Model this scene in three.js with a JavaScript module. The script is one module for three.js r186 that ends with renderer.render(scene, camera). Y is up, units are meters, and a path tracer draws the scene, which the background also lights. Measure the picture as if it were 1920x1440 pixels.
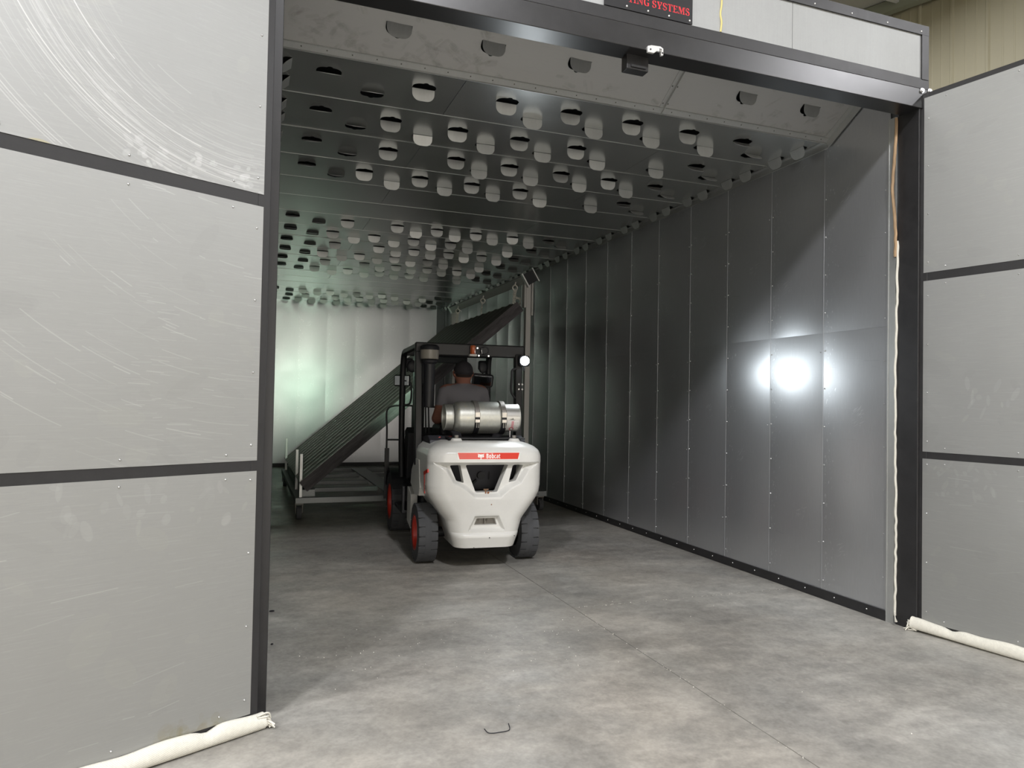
import * as THREE from 'three';
import { RoundedBoxGeometry } from 'three/addons/geometries/RoundedBoxGeometry.js';
import { mergeGeometries, toCreasedNormals } from 'three/addons/utils/BufferGeometryUtils.js';
import { RectAreaLightUniformsLib } from 'three/addons/lights/RectAreaLightUniformsLib.js';
import { MarchingCubes } from 'three/addons/objects/MarchingCubes.js';
import { Brush, Evaluator, SUBTRACTION } from 'three-bvh-csg';

// ---------------------------------------------------------------- camera, exposure, large lights
const scene = new THREE.Scene();
scene.background = new THREE.Color(0x000000);
const renderer = new THREE.WebGLRenderer({ antialias: true });
renderer.toneMapping = THREE.LinearToneMapping;
renderer.toneMappingExposure = 1.0;
renderer.shadowMap.enabled = true;
RectAreaLightUniformsLib.init();

const camera = new THREE.PerspectiveCamera(2 * Math.atan(720 / 1354.05) * 180 / Math.PI, 4 / 3, 0.05, 80);
{
  const yaw = 0.351479, pitch = 0.023091, roll = 0.018517;
  const f = new THREE.Vector3(Math.sin(yaw) * Math.cos(pitch), Math.sin(pitch), -Math.cos(yaw) * Math.cos(pitch));
  const r0 = new THREE.Vector3(Math.cos(yaw), 0, Math.sin(yaw)), u0 = new THREE.Vector3().crossVectors(r0, f);
  const u = r0.clone().multiplyScalar(-Math.sin(roll)).addScaledVector(u0, Math.cos(roll));
  camera.position.set(0, 1.4947, 0);
  camera.up.copy(u);
  camera.lookAt(camera.position.clone().add(f));
}
scene.add(camera);

const HALL_LIGHT = 345, HALL_COLOR = 0xfbfbff;
// high-bay lamps out of view, placed to light booth, doors and hall: x, z (each hangs under the sloping roof)
const UNSEEN_BAYS = [[1.5, 2.75], [-4.2, 2.75], [-9.2, 2.75], [-9.4, -0.9], [-12.0, -2.2], [10.6, 2.75], [-11.0, 9.5], [13.0, 9.5], [10.2, -12.5]];
const UNSEEN_PANE_LIGHT = 3.2, UNSEEN_PANE_COLOR = 0xfff6ea;          // unseen glowing panes behind the viewer, placed to light flaps and booth
const roofY = (z) => 9.05 - 0.2 * z;
const HX0 = -14, HX1 = 16, HZ0 = -22, HZ1 = 18;      // hall extent
const FRONT_LAMP = 11, REAR_LAMP = 4;

// ---------------------------------------------------------------- random numbers, noise, helpers
let seed = 20240611;
const rnd = () => { seed = (seed * 1664525 + 1013904223) >>> 0; return seed / 4294967296; };
const rr = (a, b) => a + (b - a) * rnd();
const lerp = (a, b, t) => a + (b - a) * t;
const clamp = (x, a = 0, b = 1) => Math.min(b, Math.max(a, x));
const sstep = (a, b, x) => { const t = clamp((x - a) / (b - a)); return t * t * (3 - 2 * t); };

function lattice(nx, ny) { const a = new Float32Array(nx * ny); for (let i = 0; i < a.length; i++) a[i] = rnd(); return a; }
function layer(out, w, h, nx, ny, amp) {      // tileable value noise, added to out
  const L = lattice(nx, ny);
  for (let j = 0; j < h; j++) {
    const v = j / h * ny, j0 = v | 0, tv = v - j0, sv = tv * tv * (3 - 2 * tv), r0 = (j0 % ny) * nx, r1 = ((j0 + 1) % ny) * nx;
    for (let i = 0; i < w; i++) {
      const u = i / w * nx, i0 = u | 0, tu = u - i0, su = tu * tu * (3 - 2 * tu), a = i0 % nx, b = (i0 + 1) % nx;
      const p = L[r0 + a] + (L[r0 + b] - L[r0 + a]) * su, q = L[r1 + a] + (L[r1 + b] - L[r1 + a]) * su;
      out[j * w + i] += amp * (p + (q - p) * sv - 0.5);
    }
  }
  return out;
}
function fbm(w, h, spec) { const o = new Float32Array(w * h); for (const [nx, ny, a] of spec) layer(o, w, h, nx, ny, a); return o; }
function dataTex(w, h, fn, srgb) {            // fn(i) -> [r,g,b] 0..1 (as stored)
  const d = new Uint8Array(w * h * 4);
  for (let i = 0; i < w * h; i++) { const c = fn(i); d[i * 4] = clamp(c[0]) * 255; d[i * 4 + 1] = clamp(c[1]) * 255; d[i * 4 + 2] = clamp(c[2]) * 255; d[i * 4 + 3] = 255; }
  const t = new THREE.DataTexture(d, w, h, THREE.RGBAFormat);
  t.wrapS = t.wrapT = THREE.RepeatWrapping; t.magFilter = THREE.LinearFilter; t.minFilter = THREE.LinearMipmapLinearFilter; t.generateMipmaps = true;
  if (srgb) t.colorSpace = THREE.SRGBColorSpace;
  t.needsUpdate = true; return t;
}
function canvasTex(w, h, draw) {
  const c = document.createElement('canvas'); c.width = w; c.height = h;
  draw(c.getContext('2d'), w, h);
  const t = new THREE.CanvasTexture(c); t.colorSpace = THREE.SRGBColorSpace; t.wrapS = t.wrapT = THREE.RepeatWrapping; t.magFilter = THREE.LinearFilter;
  return t;
}
const rep = (t, x, y, ox = 0, oy = 0) => { const c = t.clone(); c.repeat.set(x, y); c.offset.set(ox, oy); c.needsUpdate = true; return c; };

// uv in metres, chosen by the way each face points
function muv(g, ox = 0, oy = 0) {
  if (g.index) g = g.toNonIndexed();
  if (!g.attributes.normal) g.computeVertexNormals();
  const p = g.attributes.position, n = p.count, uv = new Float32Array(n * 2);
  const a = new THREE.Vector3(), b = new THREE.Vector3(), c = new THREE.Vector3(), N = new THREE.Vector3();
  for (let i = 0; i < n; i += 3) {
    a.fromBufferAttribute(p, i); b.fromBufferAttribute(p, i + 1); c.fromBufferAttribute(p, i + 2);
    N.crossVectors(b.clone().sub(a), c.clone().sub(a)); const x = Math.abs(N.x), y = Math.abs(N.y), z = Math.abs(N.z);
    [a, b, c].forEach((v, k) => {
      const s = z >= x && z >= y ? [v.x, v.y] : x >= y ? [v.z, v.y] : [v.x, v.z];
      uv[(i + k) * 2] = s[0] + ox; uv[(i + k) * 2 + 1] = s[1] + oy;
    });
  }
  g.setAttribute('uv', new THREE.BufferAttribute(uv, 2));
  for (const k of Object.keys(g.attributes)) if (!['position', 'normal', 'uv', 'color'].includes(k)) g.deleteAttribute(k);
  return g;
}
const join = (list) => { const l = list.map((g) => muv(g)); return l.length === 1 ? l[0] : mergeGeometries(l); };
const box = (w, h, d, x = 0, y = 0, z = 0, r = 0) => { const g = r ? new RoundedBoxGeometry(w, h, d, 2, r) : new THREE.BoxGeometry(w, h, d); g.translate(x, y, z); return g; };
const span = (x0, x1, y0, y1, z0, z1, r = 0) => box(Math.abs(x1 - x0), Math.abs(y1 - y0), Math.abs(z1 - z0), (x0 + x1) / 2, (y0 + y1) / 2, (z0 + z1) / 2, r);
const V = (x, y, z) => new THREE.Vector3(x, y, z);
function rod(a, b, r, r2 = r, seg = 14) {      // a round bar from a to b
  const A = V(...a), B = V(...b), d = B.clone().sub(A), g = new THREE.CylinderGeometry(r2, r, d.length(), seg);
  g.applyQuaternion(new THREE.Quaternion().setFromUnitVectors(V(0, 1, 0), d.clone().normalize())); const m = A.add(B).multiplyScalar(0.5); g.translate(m.x, m.y, m.z); return g;
}
function bar(a, b, w, h, r = 0) {              // a square bar from a to b
  const A = V(...a), B = V(...b), d = B.clone().sub(A), L = d.length(), g = r ? new RoundedBoxGeometry(w, h, L, 2, r) : new THREE.BoxGeometry(w, h, L);
  const z = d.normalize(), x = Math.abs(z.y) > 0.99 ? V(1, 0, 0) : V(0, 1, 0).cross(z).normalize(), y = z.clone().cross(x), m = new THREE.Matrix4().makeBasis(x, y, z).setPosition(A.add(B).multiplyScalar(0.5));
  g.applyMatrix4(m); return g;
}
const tube = (pts, r, seg = 40, rs = 10, closed = false) => new THREE.TubeGeometry(new THREE.CatmullRomCurve3(pts.map((p) => V(...p)), closed, 'centripetal'), seg, r, rs, closed);
const lathe = (pts, seg = 40) => new THREE.LatheGeometry(pts.map(([r, y]) => new THREE.Vector2(r, y)), seg);
function prism(pts, depth, bevel = 0) {
  const s = new THREE.Shape(pts.map(([x, y]) => new THREE.Vector2(x, y)));
  return new THREE.ExtrudeGeometry(s, { depth, bevelEnabled: bevel > 0, bevelThickness: bevel, bevelSize: bevel, bevelOffset: -bevel, bevelSegments: 2, curveSegments: 12 });
}
const crease = (g, a = 0.6) => toCreasedNormals(g.index ? g : g, a);

const taken = {};
function numbered(n) { taken[n] = (taken[n] ?? -1) + 1; return taken[n] ? n + '_' + String(taken[n]).padStart(3, '0') : n; }
function obj(name, geos, mat, parent = scene) {
  const m = new THREE.Mesh(join(Array.isArray(geos) ? geos : [geos]), mat);
  m.castShadow = m.receiveShadow = true; m.name = parent === scene ? numbered(name) : name; parent.add(m); return m;
}
function piece(name, g, mat, parent) { const m = new THREE.Mesh(g, mat); m.castShadow = m.receiveShadow = true; m.name = parent === scene ? numbered(name) : name; parent.add(m); return m; }
function group(name, label, category, pos = [0, 0, 0], turn = 0, grp) {
  const o = new THREE.Group(); o.name = numbered(name); o.position.set(...pos); o.rotation.y = turn; scene.add(o);
  o.userData = { label, category }; if (grp) o.userData.group = grp; return o;
}
function tag(o, label, category, grp) { o.userData.label = label; o.userData.category = category; if (grp) o.userData.group = grp; return o; }
function structure(name, label, category, pos, turn) { const o = group(name, label, category, pos, turn); o.userData.kind = 'structure'; return o; }
const stuff = (m) => { m.userData.kind = 'stuff'; return m; };

// ---------------------------------------------------------------- textures and materials
const std = (o) => new THREE.MeshStandardMaterial(o);
const phys = (o) => new THREE.MeshPhysicalMaterial(o);

// galvanised sheet: fine crystal mottling, rolled streaks, cloudy handling film; gentle waviness
const gA = fbm(1024, 1024, [[10, 10, 0.10], [40, 40, 0.09], [160, 160, 0.10], [420, 420, 0.10]]);
const gS = fbm(1024, 1024, [[300, 8, 0.14], [512, 20, 0.10]]);
const gB = fbm(1024, 1024, [[5, 5, 0.5], [12, 12, 0.3], [60, 60, 0.12]]);
const galvColor = dataTex(1024, 1024, (i) => { const t = 0.845 + 0.10 * gA[i] + 0.09 * gS[i] + 0.03 * gB[i]; return [t * 0.992, t, t * 1.0]; }, true);
const galvRough = dataTex(1024, 1024, (i) => { const t = 0.55 + 0.09 * gB[i] + 0.05 * gA[i] + 0.05 * gS[i]; return [t, t, t]; });
const wave = fbm(512, 512, [[3, 3, 0.7], [6, 6, 0.3], [13, 13, 0.08]]);
const galvBump = dataTex(512, 512, (i) => { const t = 0.5 + wave[i] * 0.9; return [t, t, t]; });
function galv(tint, rough, bump = 0.004, size = 1.6, metal = 0.74) {
  return std({ color: tint, metalness: metal, roughness: rough * 2, map: rep(galvColor, 1 / size, 1 / size), roughnessMap: rep(galvRough, 1 / size, 1 / size), bumpMap: rep(galvBump, 0.45, 0.45), bumpScale: bump });
}
const ZINC = 0xdcdcda;                          // one zinc colour for the booth lining; polish and flatness differ
const galvWall = galv(ZINC, 0.33, 0.004), galvCeil = galv(ZINC, 0.21, 0.0004), galvFlap = galv(ZINC, 0.42, 0.0005), galvTrim = galv(ZINC, 0.36, 0.0005), galvSlope = galv(ZINC, 0.45, 0.001), galvFascia = galv(0xc6c6c5, 0.58, 0.001);
const galvPlain = galv(ZINC, 0.45, 0);

// wall sheets with scuffed lap seams and scrape marks (three variants, 0.61 x 2.08 m each)
function scuffTex(k) {
  return canvasTex(320, 1024, (c, w, h) => {
    c.fillStyle = '#bfc0c2'; c.fillRect(0, 0, w, h);
    for (let i = 0; i < 2600; i++) { c.fillStyle = rnd() < 0.5 ? 'rgba(255,255,255,0.05)' : 'rgba(150,152,155,0.05)'; c.fillRect(rnd() * w, rnd() * h, rr(0.6, 2), rr(4, 40)); }
    for (let i = 0; i < 130; i++) {             // white oxide specks beside the lap
      const y = rnd() * h, x = 14 + Math.abs(rr(-1, 1) * rr(0, 1)) * 70; c.fillStyle = `rgba(246,247,246,${rr(0.1, 0.5)})`;
      c.beginPath(); c.ellipse(x, y, rr(0.6, 3), rr(1, 7), rr(-0.4, 0.4), 0, 7); c.fill();
    }
    const scr = [[[0.55, 0.32, 30], [0.3, 0.8, 12]], [[0.35, 0.5, 26]], [[0.6, 0.7, 16], [0.5, 0.15, 20]]][k];
    for (const [sx, sy, n] of scr) for (let i = 0; i < n; i++) {
      const a = rr(-0.9, -0.3), L = rr(4, 26), x = sx * w + rr(-22, 22), y = sy * h + rr(-34, 34);
      c.strokeStyle = `rgba(250,250,248,${rr(0.12, 0.4)})`; c.lineWidth = rr(0.6, 2.2); c.beginPath(); c.moveTo(x, y); c.lineTo(x + L * Math.cos(a), y + L * Math.sin(a)); c.stroke();
    }
    for (let i = 0; i < 9; i++) { c.strokeStyle = `rgba(90,92,94,${rr(0.05, 0.2)})`; c.lineWidth = rr(0.5, 1.2); const x = rnd() * w, y = rnd() * h; c.beginPath(); c.moveTo(x, y); c.lineTo(x + rr(10, 70), y + rr(-8, 12)); c.stroke(); }
  });
}
const wallMats = [0, 1, 2].map((k) => std({ color: 0xf6f7f8, metalness: 0.76, roughness: 0.56, map: rep(scuffTex(k), 1 / 0.61, 1 / 2.08), roughnessMap: rep(galvRough, 0.6, 0.6, k * 0.3)}));

// door skins with sweeping scratches; arcs: centre, radii (panel fractions), count
function doorTex(style) {
  return canvasTex(1024, 600, (c, w, h) => {
    c.fillStyle = '#bdbebc'; c.fillRect(0, 0, w, h);
    for (let i = 0; i < 5000; i++) { c.fillStyle = rnd() < 0.5 ? 'rgba(255,255,255,0.045)' : 'rgba(140,142,140,0.05)'; c.fillRect(rnd() * w, rnd() * h, rr(6, 60), rr(0.5, 1.6)); }
    for (let i = 0; i < 30; i++) { c.fillStyle = rnd() < 0.5 ? 'rgba(225,225,223,0.05)' : 'rgba(170,168,160,0.08)'; c.beginPath(); c.ellipse(rnd() * w, rnd() * h, rr(10, 60), rr(6, 26), rr(-1, 1), 0, 7); c.fill(); }
    const arc = (x, y, r, a0, a1, al, lw, col = '252,252,250') => { c.strokeStyle = `rgba(${col},${al})`; c.lineWidth = lw; c.beginPath(); c.arc(x, y, r, a0, a1); c.stroke(); };
    if (style === 0) {                          // dense swirl of arcs low in the sheet
      for (let i = 0; i < 420; i++) { const a = rr(1.35, 2.6), r = 470 + rr(-1, 1) * rr(0, 150); arc(960, 60, r, a, a + rr(0.04, 0.4), rr(0.06, 0.3), rr(0.5, 1.6)); }
      for (let i = 0; i < 14; i++) { const a = rr(1.5, 2.3); arc(960, 40, rr(360, 640), a, a + rr(0.3, 0.8), rr(0.35, 0.75), rr(1, 2)); }
      for (let i = 0; i < 30; i++) arc(rr(850, 980), rr(200, 420), rr(300, 700), 1.5, 1.5 + rr(0.05, 0.2), rr(0.05, 0.2), 1, '120,122,122');
      for (let i = 0; i < 60; i++) { c.fillStyle = `rgba(246,247,246,${rr(0.08, 0.35)})`; c.beginPath(); c.ellipse(rr(700, 1000), rr(500, 590), rr(2, 14), rr(2, 8), rr(-1, 1), 0, 7); c.fill(); }
      c.fillStyle = 'rgba(205,190,120,0.35)'; c.beginPath(); c.ellipse(560, 560, 22, 10, 0, 0, 7); c.fill();
    } else if (style === 1) {
      for (let i = 0; i < 90; i++) { const a = rr(1.45, 2.3), r = rr(380, 900); arc(1000, -260, r, a, a + rr(0.02, 0.18), rr(0.08, 0.4), rr(0.6, 1.6)); }
      for (let i = 0; i < 40; i++) { const x = 760 + rr(-40, 50), y = rr(200, 600); c.strokeStyle = `rgba(252,252,250,${rr(0.1, 0.4)})`; c.lineWidth = 1; c.beginPath(); c.moveTo(x, y); c.lineTo(x + rr(15, 50), y + rr(-2, 3)); c.stroke(); }
      for (let i = 0; i < 14; i++) { c.fillStyle = `rgba(240,240,238,${rr(0.06, 0.16)})`; c.beginPath(); c.ellipse(rr(150, 420), rr(330, 470), rr(3, 9), rr(8, 26), rr(-0.2, 0.7), 0, 7); c.fill(); }
    } else {
      for (let i = 0; i < 36; i++) { const x = rnd() * w, y = rnd() * h, a = rr(-0.35, 0.1), L = rr(10, 120); c.strokeStyle = `rgba(252,252,250,${rr(0.1, 0.45)})`; c.lineWidth = rr(0.6, 1.5); c.beginPath(); c.moveTo(x, y); c.lineTo(x + L * Math.cos(a), y + L * Math.sin(a)); c.stroke(); }
      for (let i = 0; i < 26; i++) { c.fillStyle = `rgba(240,240,238,${rr(0.05, 0.13)})`; c.beginPath(); c.ellipse(style === 3 ? rr(10, 260) : rr(600, 1000), rr(10, 120), rr(3, 10), rr(5, 22), rr(-0.8, 0.8), 0, 7); c.fill(); }
      if (style === 2) for (let i = 0; i < 160; i++) { c.fillStyle = `rgba(150,135,85,${rr(0.02, 0.09)})`; c.beginPath(); c.ellipse(880 + rr(-90, 70), 590 - Math.abs(rr(-1, 1) * rr(0, 60)), rr(4, 18), rr(4, 20), 0, 0, 7); c.fill(); }
    }
  });
}
const doorMats = [0, 1, 2, 3].map((s) => std({ color: 0xd9d9d9, metalness: 0.74, roughness: 0.94, map: rep(doorTex(s), 1 / 2.02, 1 / 1.16), roughnessMap: rep(galvRough, 0.5, 0.5, s * 0.2), bumpMap: rep(galvBump, 0.3, 0.4, s * 0.3), bumpScale: 0.0015 }));

// sloping panel: grey hand smears
const smearTex = canvasTex(2048, 384, (c, w, h) => {
  c.fillStyle = '#d8d8d8'; c.fillRect(0, 0, w, h);
  for (let i = 0; i < 3000; i++) { c.fillStyle = rnd() < 0.5 ? 'rgba(245,245,245,0.06)' : 'rgba(150,150,150,0.05)'; c.fillRect(rnd() * w, rnd() * h, rr(4, 40), rr(0.6, 1.6)); }
  for (const [x0, x1, y0, y1, n] of [[80, 700, 20, 370, 150], [1500, 2040, 30, 360, 90], [700, 1500, 60, 300, 24]]) for (let i = 0; i < n; i++) {
    const x = rr(x0, x1), y = rr(y0, y1), a = rr(-1.2, 1.2), m = 2 + (rnd() * 5 | 0);
    for (let k = 0; k < m; k++) { c.strokeStyle = `rgba(104,98,90,${rr(0.02, 0.07)})`; c.lineCap = 'round'; c.lineWidth = rr(4, 13); c.beginPath(); const px = x + rr(-14, 14), py = y + rr(-12, 12), L = rr(8, 34); c.moveTo(px, py); c.quadraticCurveTo(px + L * Math.cos(a) * 0.5, py + L * Math.sin(a) * 0.5 + rr(-8, 8), px + L * Math.cos(a), py + L * Math.sin(a)); c.stroke(); }
  }
});
galvSlope.map = rep(smearTex, 1 / 4.2, 1 / 0.7); 

// black painted steel
const bA = fbm(512, 512, [[8, 8, 0.4], [30, 30, 0.3], [120, 120, 0.25]]);
const blackMap = dataTex(512, 512, (i) => { const t = 0.135 + 0.045 * bA[i]; return [t * 1.02, t, t * 1.03]; }, true);
const blackRough = dataTex(512, 512, (i) => { const t = 0.46 + 0.08 * bA[i]; return [t, t, t]; });
const blackSteel = std({ map: rep(blackMap, 1.2, 1.2), roughness: 1, roughnessMap: rep(blackRough, 1.2, 1.2), metalness: 0 });
const blackGloss = phys({ map: rep(blackMap, 1.2, 1.2), roughness: 0.75, roughnessMap: rep(blackRough, 1.2, 1.2), clearcoat: 0.35, clearcoatRoughness: 0.28 });
const screwMat = std({ color: 0xd8d8d8, metalness: 1, roughness: 0.28 });
const whiteRivet = std({ color: 0xe9e9e6, roughness: 0.4 });

// concrete
const FW = 2048;
const cA = fbm(FW, FW, [[5, 5, 0.42], [11, 11, 0.32], [25, 25, 0.26], [60, 60, 0.22], [150, 150, 0.2], [400, 400, 0.2], [1024, 1024, 0.16]]);
const cB = fbm(FW, FW, [[4, 4, 0.6], [9, 9, 0.4], [30, 30, 0.2]]);
const cC = fbm(FW, FW, [[14, 44, 0.5], [40, 120, 0.4], [100, 260, 0.25]]);
const floorColor = dataTex(FW, FW, (i) => {
  const sp = Math.pow(clamp(0.5 + cC[i] * 0.9), 2), t = 0.575 + 0.24 * cA[i] + 0.12 * (sp - 0.3), h = cB[i] * 0.06;
  return [t * (1.015 + h), t * (0.99 + 0.2 * h), t * (0.94 - h * 0.6)];
}, true);
const floorRough = dataTex(1024, 1024, (i) => { const x = (i % 1024) * 2, y = ((i / 1024) | 0) * 2, k = y * FW + x, t = 0.46 - 0.16 * cA[k] + 0.18 * cC[k]; return [t, t, t]; });
const floorBump = dataTex(1024, 1024, (i) => { const x = (i % 1024) * 2, y = ((i / 1024) | 0) * 2, k = y * FW + x, t = 0.5 + 0.5 * cA[k] + 0.25 * cC[k]; return [t, t, t]; });
const concrete = std({ color: 0xffffff, map: rep(floorColor, 1 / 7, 1 / 7), roughness: 1, roughnessMap: rep(floorRough, 1 / 7, 1 / 7), bumpMap: rep(floorBump, 1 / 7, 1 / 7), bumpScale: 0.002 });
const jointFill = std({ color: 0x4a4640, roughness: 0.95 });

const creamPaint = std({ color: 0xada78f, roughness: 0.62 });
const greyPaint = std({ color: 0x77766f, roughness: 0.7 });
const roofPaint = std({ color: 0xb9bab6, roughness: 0.6 });
const beamPaint = std({ color: 0x8f9384, roughness: 0.55 });
const fabA = fbm(256, 256, [[32, 32, 0.5], [128, 64, 0.5]]);
const fabricTex = dataTex(256, 256, (i) => { const x = i % 256, y = (i / 256) | 0, k = ((x >> 1) + (y >> 1)) % 3 === 0 ? -0.06 : 0.02, t = 0.84 + k + 0.06 * fabA[i]; return [t, t * 0.985, t * 0.93]; }, true);
const fabricBump = dataTex(256, 256, (i) => { const x = i % 256, y = (i / 256) | 0, t = 0.5 + (((x >> 1) + (y >> 1)) % 3 === 0 ? -0.3 : 0.15) + 0.2 * fabA[i]; return [t, t, t]; });
const sealFabric = std({ map: rep(fabricTex, 3, 3), bumpMap: rep(fabricBump, 3, 3), bumpScale: 0.002, roughness: 0.9 });
const brownA = fbm(256, 256, [[60, 4, 0.7], [128, 10, 0.5]]);
const insulation = std({ map: rep(dataTex(256, 256, (i) => { const t = 0.62 + 0.3 * brownA[i]; return [t, t * 0.84, t * 0.66]; }, true), 4, 1), roughness: 0.95 });

// ---------------------------------------------------------------- room numbers (metres)
const XR = 4.238, XL = 0.10, ZF = -3.865, ZB = -16.15, HC = 3.572, ZC = -4.45, SP = 0.65, NS = 18;
const JX = 2.262, JZ = [-4.79, -8.0];

// ---------------------------------------------------------------- floor: slabs between sawn joints
{
  const fl = structure('floor', 'grey stained concrete floor with thin sawn joints', 'floor');
  obj('joint_filler', span(HX0, HX1, -0.3, -0.008, HZ0, HZ1), jointFill, fl);
  const xs = [HX0, -3.2, JX, HX1], zs = [HZ1, -0.9, JZ[0], JZ[1], -12.2, HZ0], g = 0.0028;
  for (let i = 0; i < 3; i++) for (let j = 0; j < 5; j++) obj('slab', span(xs[i] + g, xs[i + 1] - g, -0.0079, 0, zs[j] - g, zs[j + 1] + g), concrete, fl);
  // pale crumbs caught in the joints and strewn on the slabs
  const crumbs = [], cm = std({ color: 0xd9d6cd, roughness: 0.9 });
  const put = (x, z, s) => { const c = new THREE.TetrahedronGeometry(s); c.rotateX(rr(0, 6)); c.rotateY(rr(0, 6)); c.translate(x, s * 0.33, z); crumbs.push(c); };
  for (let i = 0; i < 90; i++) put(rr(0.3, 2.2), -4.3 + rr(-1, 1) * rr(0, 0.9), rr(0.0015, 0.0045));
  for (let i = 0; i < 40; i++) put(JX + rr(-0.01, 0.01), rr(-4.7, -2.2), rr(0.002, 0.005));
  for (let i = 0; i < 60; i++) put(rr(2.3, 4.2), JZ[0] + rr(-0.008, 0.008), rr(0.002, 0.005));
  for (let i = 0; i < 40; i++) put(rr(0.3, 4), rr(-8, -2.4), rr(0.0015, 0.004));
  stuff(obj('crumbs', crumbs, cm, fl));
}
// litter: dark bits and a bent wire
{
  const dark = std({ color: 0x1c1a20, roughness: 0.6 });
  const a = new THREE.DodecahedronGeometry(0.012); a.scale(1.6, 0.5, 0.9); a.translate(0.20, 0.006, -5.30);
  tag(obj('debris_scrap', a, dark), 'dark blue scrap of litter on the floor beside the open door edge', 'litter');
  const b = new THREE.DodecahedronGeometry(0.007); b.scale(1.2, 0.7, 1); b.translate(0.18, 0.005, -4.60);
  tag(obj('debris_pebble', b, dark), 'tiny black pebble on the concrete near the door edge', 'litter');
  tag(obj('wire_scrap', tube([[1.045, 0.01, -3.13], [1.055, 0.004, -3.10], [1.11, 0.004, -3.09], [1.155, 0.004, -3.10], [1.165, 0.014, -3.14]], 0.0022, 30, 6), dark), 'thin bent black wire lying on the concrete floor', 'wire');
}

// ---------------------------------------------------------------- hall around the booth
{
  const wr = structure('wall_hall_right', 'cream ribbed metal wall of the surrounding hall', 'wall');
  obj('wall_core', span(HX1 + 0.06, HX1 + 0.3, 0, 13.6, HZ0, HZ1), creamPaint, wr);
  const P = 0.917;                             // ribbed sheet: one tall rib and two small ones per pitch
  const ribs = [[0.07, 0.034, 0.05, 0.12], [0.36, 0.006, 0.03, 0.05], [0.63, 0.006, 0.03, 0.05]];
  const pts = [[0, 0]];
  for (const [c, h, a, b] of ribs) pts.push([c - b / 2, 0], [c - a / 2, h], [c + a / 2, h], [c + b / 2, 0]);
  pts.push([P, 0], [P, -0.02], [0, -0.02]);
  const sheet = prism(pts, 1);                 // extruded along local z = height
  for (let k = 0; k < 43; k++) {
    const z0 = HZ0 + 0.1 + k * P; if (z0 + P > HZ1) break;
    const g = sheet.clone(); g.scale(1, 1, roofY(z0)); g.applyMatrix4(new THREE.Matrix4().makeBasis(V(0, 0, -1), V(-1, 0, 0), V(0, 1, 0)).setPosition(HX1 + 0.04, 0, z0 + P));
    obj('sheet', g, creamPaint, wr);
  }
  const wl = structure('wall_hall_left', 'unseen cream wall on the far left of the hall, lightening the right door', 'wall'); obj('wall_core', span(HX0 - 0.3, HX0, 0, 13.6, HZ0, HZ1), creamPaint, wl);  // out of view; cream like the right wall, lightens the right door
  const wb = structure('wall_hall_back', 'unseen grey wall behind the viewer, toned to dim the door reflections', 'wall');  // out of view; grey chosen to dim what the doors reflect
  const bz = HZ1;
  obj('wall_core', [span(HX0 - 0.3, HX1 + 0.3, 0, 0.4, bz, bz + 0.3), span(HX0 - 0.3, HX1 + 0.3, 4.2, 5.9, bz, bz + 0.3), span(HX0 - 0.3, -7, 0.4, 4.2, bz, bz + 0.3), span(7, HX1 + 0.3, 0.4, 4.2, bz, bz + 0.3)], greyPaint, wb);
  const wn = structure('window_1', 'unseen glowing panels behind the viewer, placed to light the flaps and booth', 'window');  // unseen glowing panes, placed to light the booth from behind the viewer
  obj('unseen_glow_pane', span(-7, 7, 0.4, 4.2, bz + 0.1, bz + 0.2), std({ color: 0xf2f0ea, emissive: UNSEEN_PANE_COLOR, emissiveIntensity: 2.5, roughness: 0.7 }), wn);
  for (let x = -7; x < 7.1; x += 1.4) obj('unseen_pane_bar', span(x - 0.03, x + 0.03, 0.4, 4.2, bz + 0.05, bz + 0.1), greyPaint, wn);
  const D = new THREE.RectAreaLight(UNSEEN_PANE_COLOR, UNSEEN_PANE_LIGHT, 14, 3.8); D.position.set(0, 2.3, bz - 0.02); D.name = 'unseen_pane_area'; scene.add(D);
  const wf = structure('wall_hall_far', 'cream metal wall beyond the booth', 'wall'); obj('wall_core', span(HX0 - 0.3, HX1 + 0.3, 0, 13.8, HZ0 - 0.3, HZ0), creamPaint, wf);
  const ro = structure('ceiling_hall', 'sloping grey metal roof of the hall with purlins', 'ceiling');
  const slope = (x0, x1, z0, z1, dy, th) => { const g = span(x0, x1, 0, th, 0, 1); const L = Math.abs(z1 - z0); g.applyMatrix4(new THREE.Matrix4().set(1, 0, 0, 0, 0, 1, 0.2 * L, 0, 0, 0, -L, 0, 0, 0, 0, 1)); g.translate(0, roofY(z0) + dy, z0); return g; };
  const fixWind = (g) => { const p = g.index ? g.toNonIndexed() : g; const a = p.attributes.position.array; for (let i = 0; i < a.length; i += 9) for (let k = 0; k < 3; k++) { const t = a[i + 3 + k]; a[i + 3 + k] = a[i + 6 + k]; a[i + 6 + k] = t; } p.computeVertexNormals(); return p; };
  obj('roof_deck', fixWind(slope(HX0 - 0.3, HX1 + 0.3, HZ1 + 0.3, HZ0 - 0.3, 0.34, 0.12)), roofPaint, ro);
  for (const x of [HX1 - 0.28, 6, -4]) obj('rafter', fixWind(slope(x - 0.12, x + 0.12, HZ1, HZ0, 0.02, 0.3)), beamPaint, ro);
  for (let k = 0; k < 25; k++) { const z = HZ1 - 1 - k * 1.55; obj('purlin', span(HX0, HX1, roofY(z) + 0.16, roofY(z) + 0.34, z - 0.04, z + 0.04), roofPaint, ro); }
}
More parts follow.
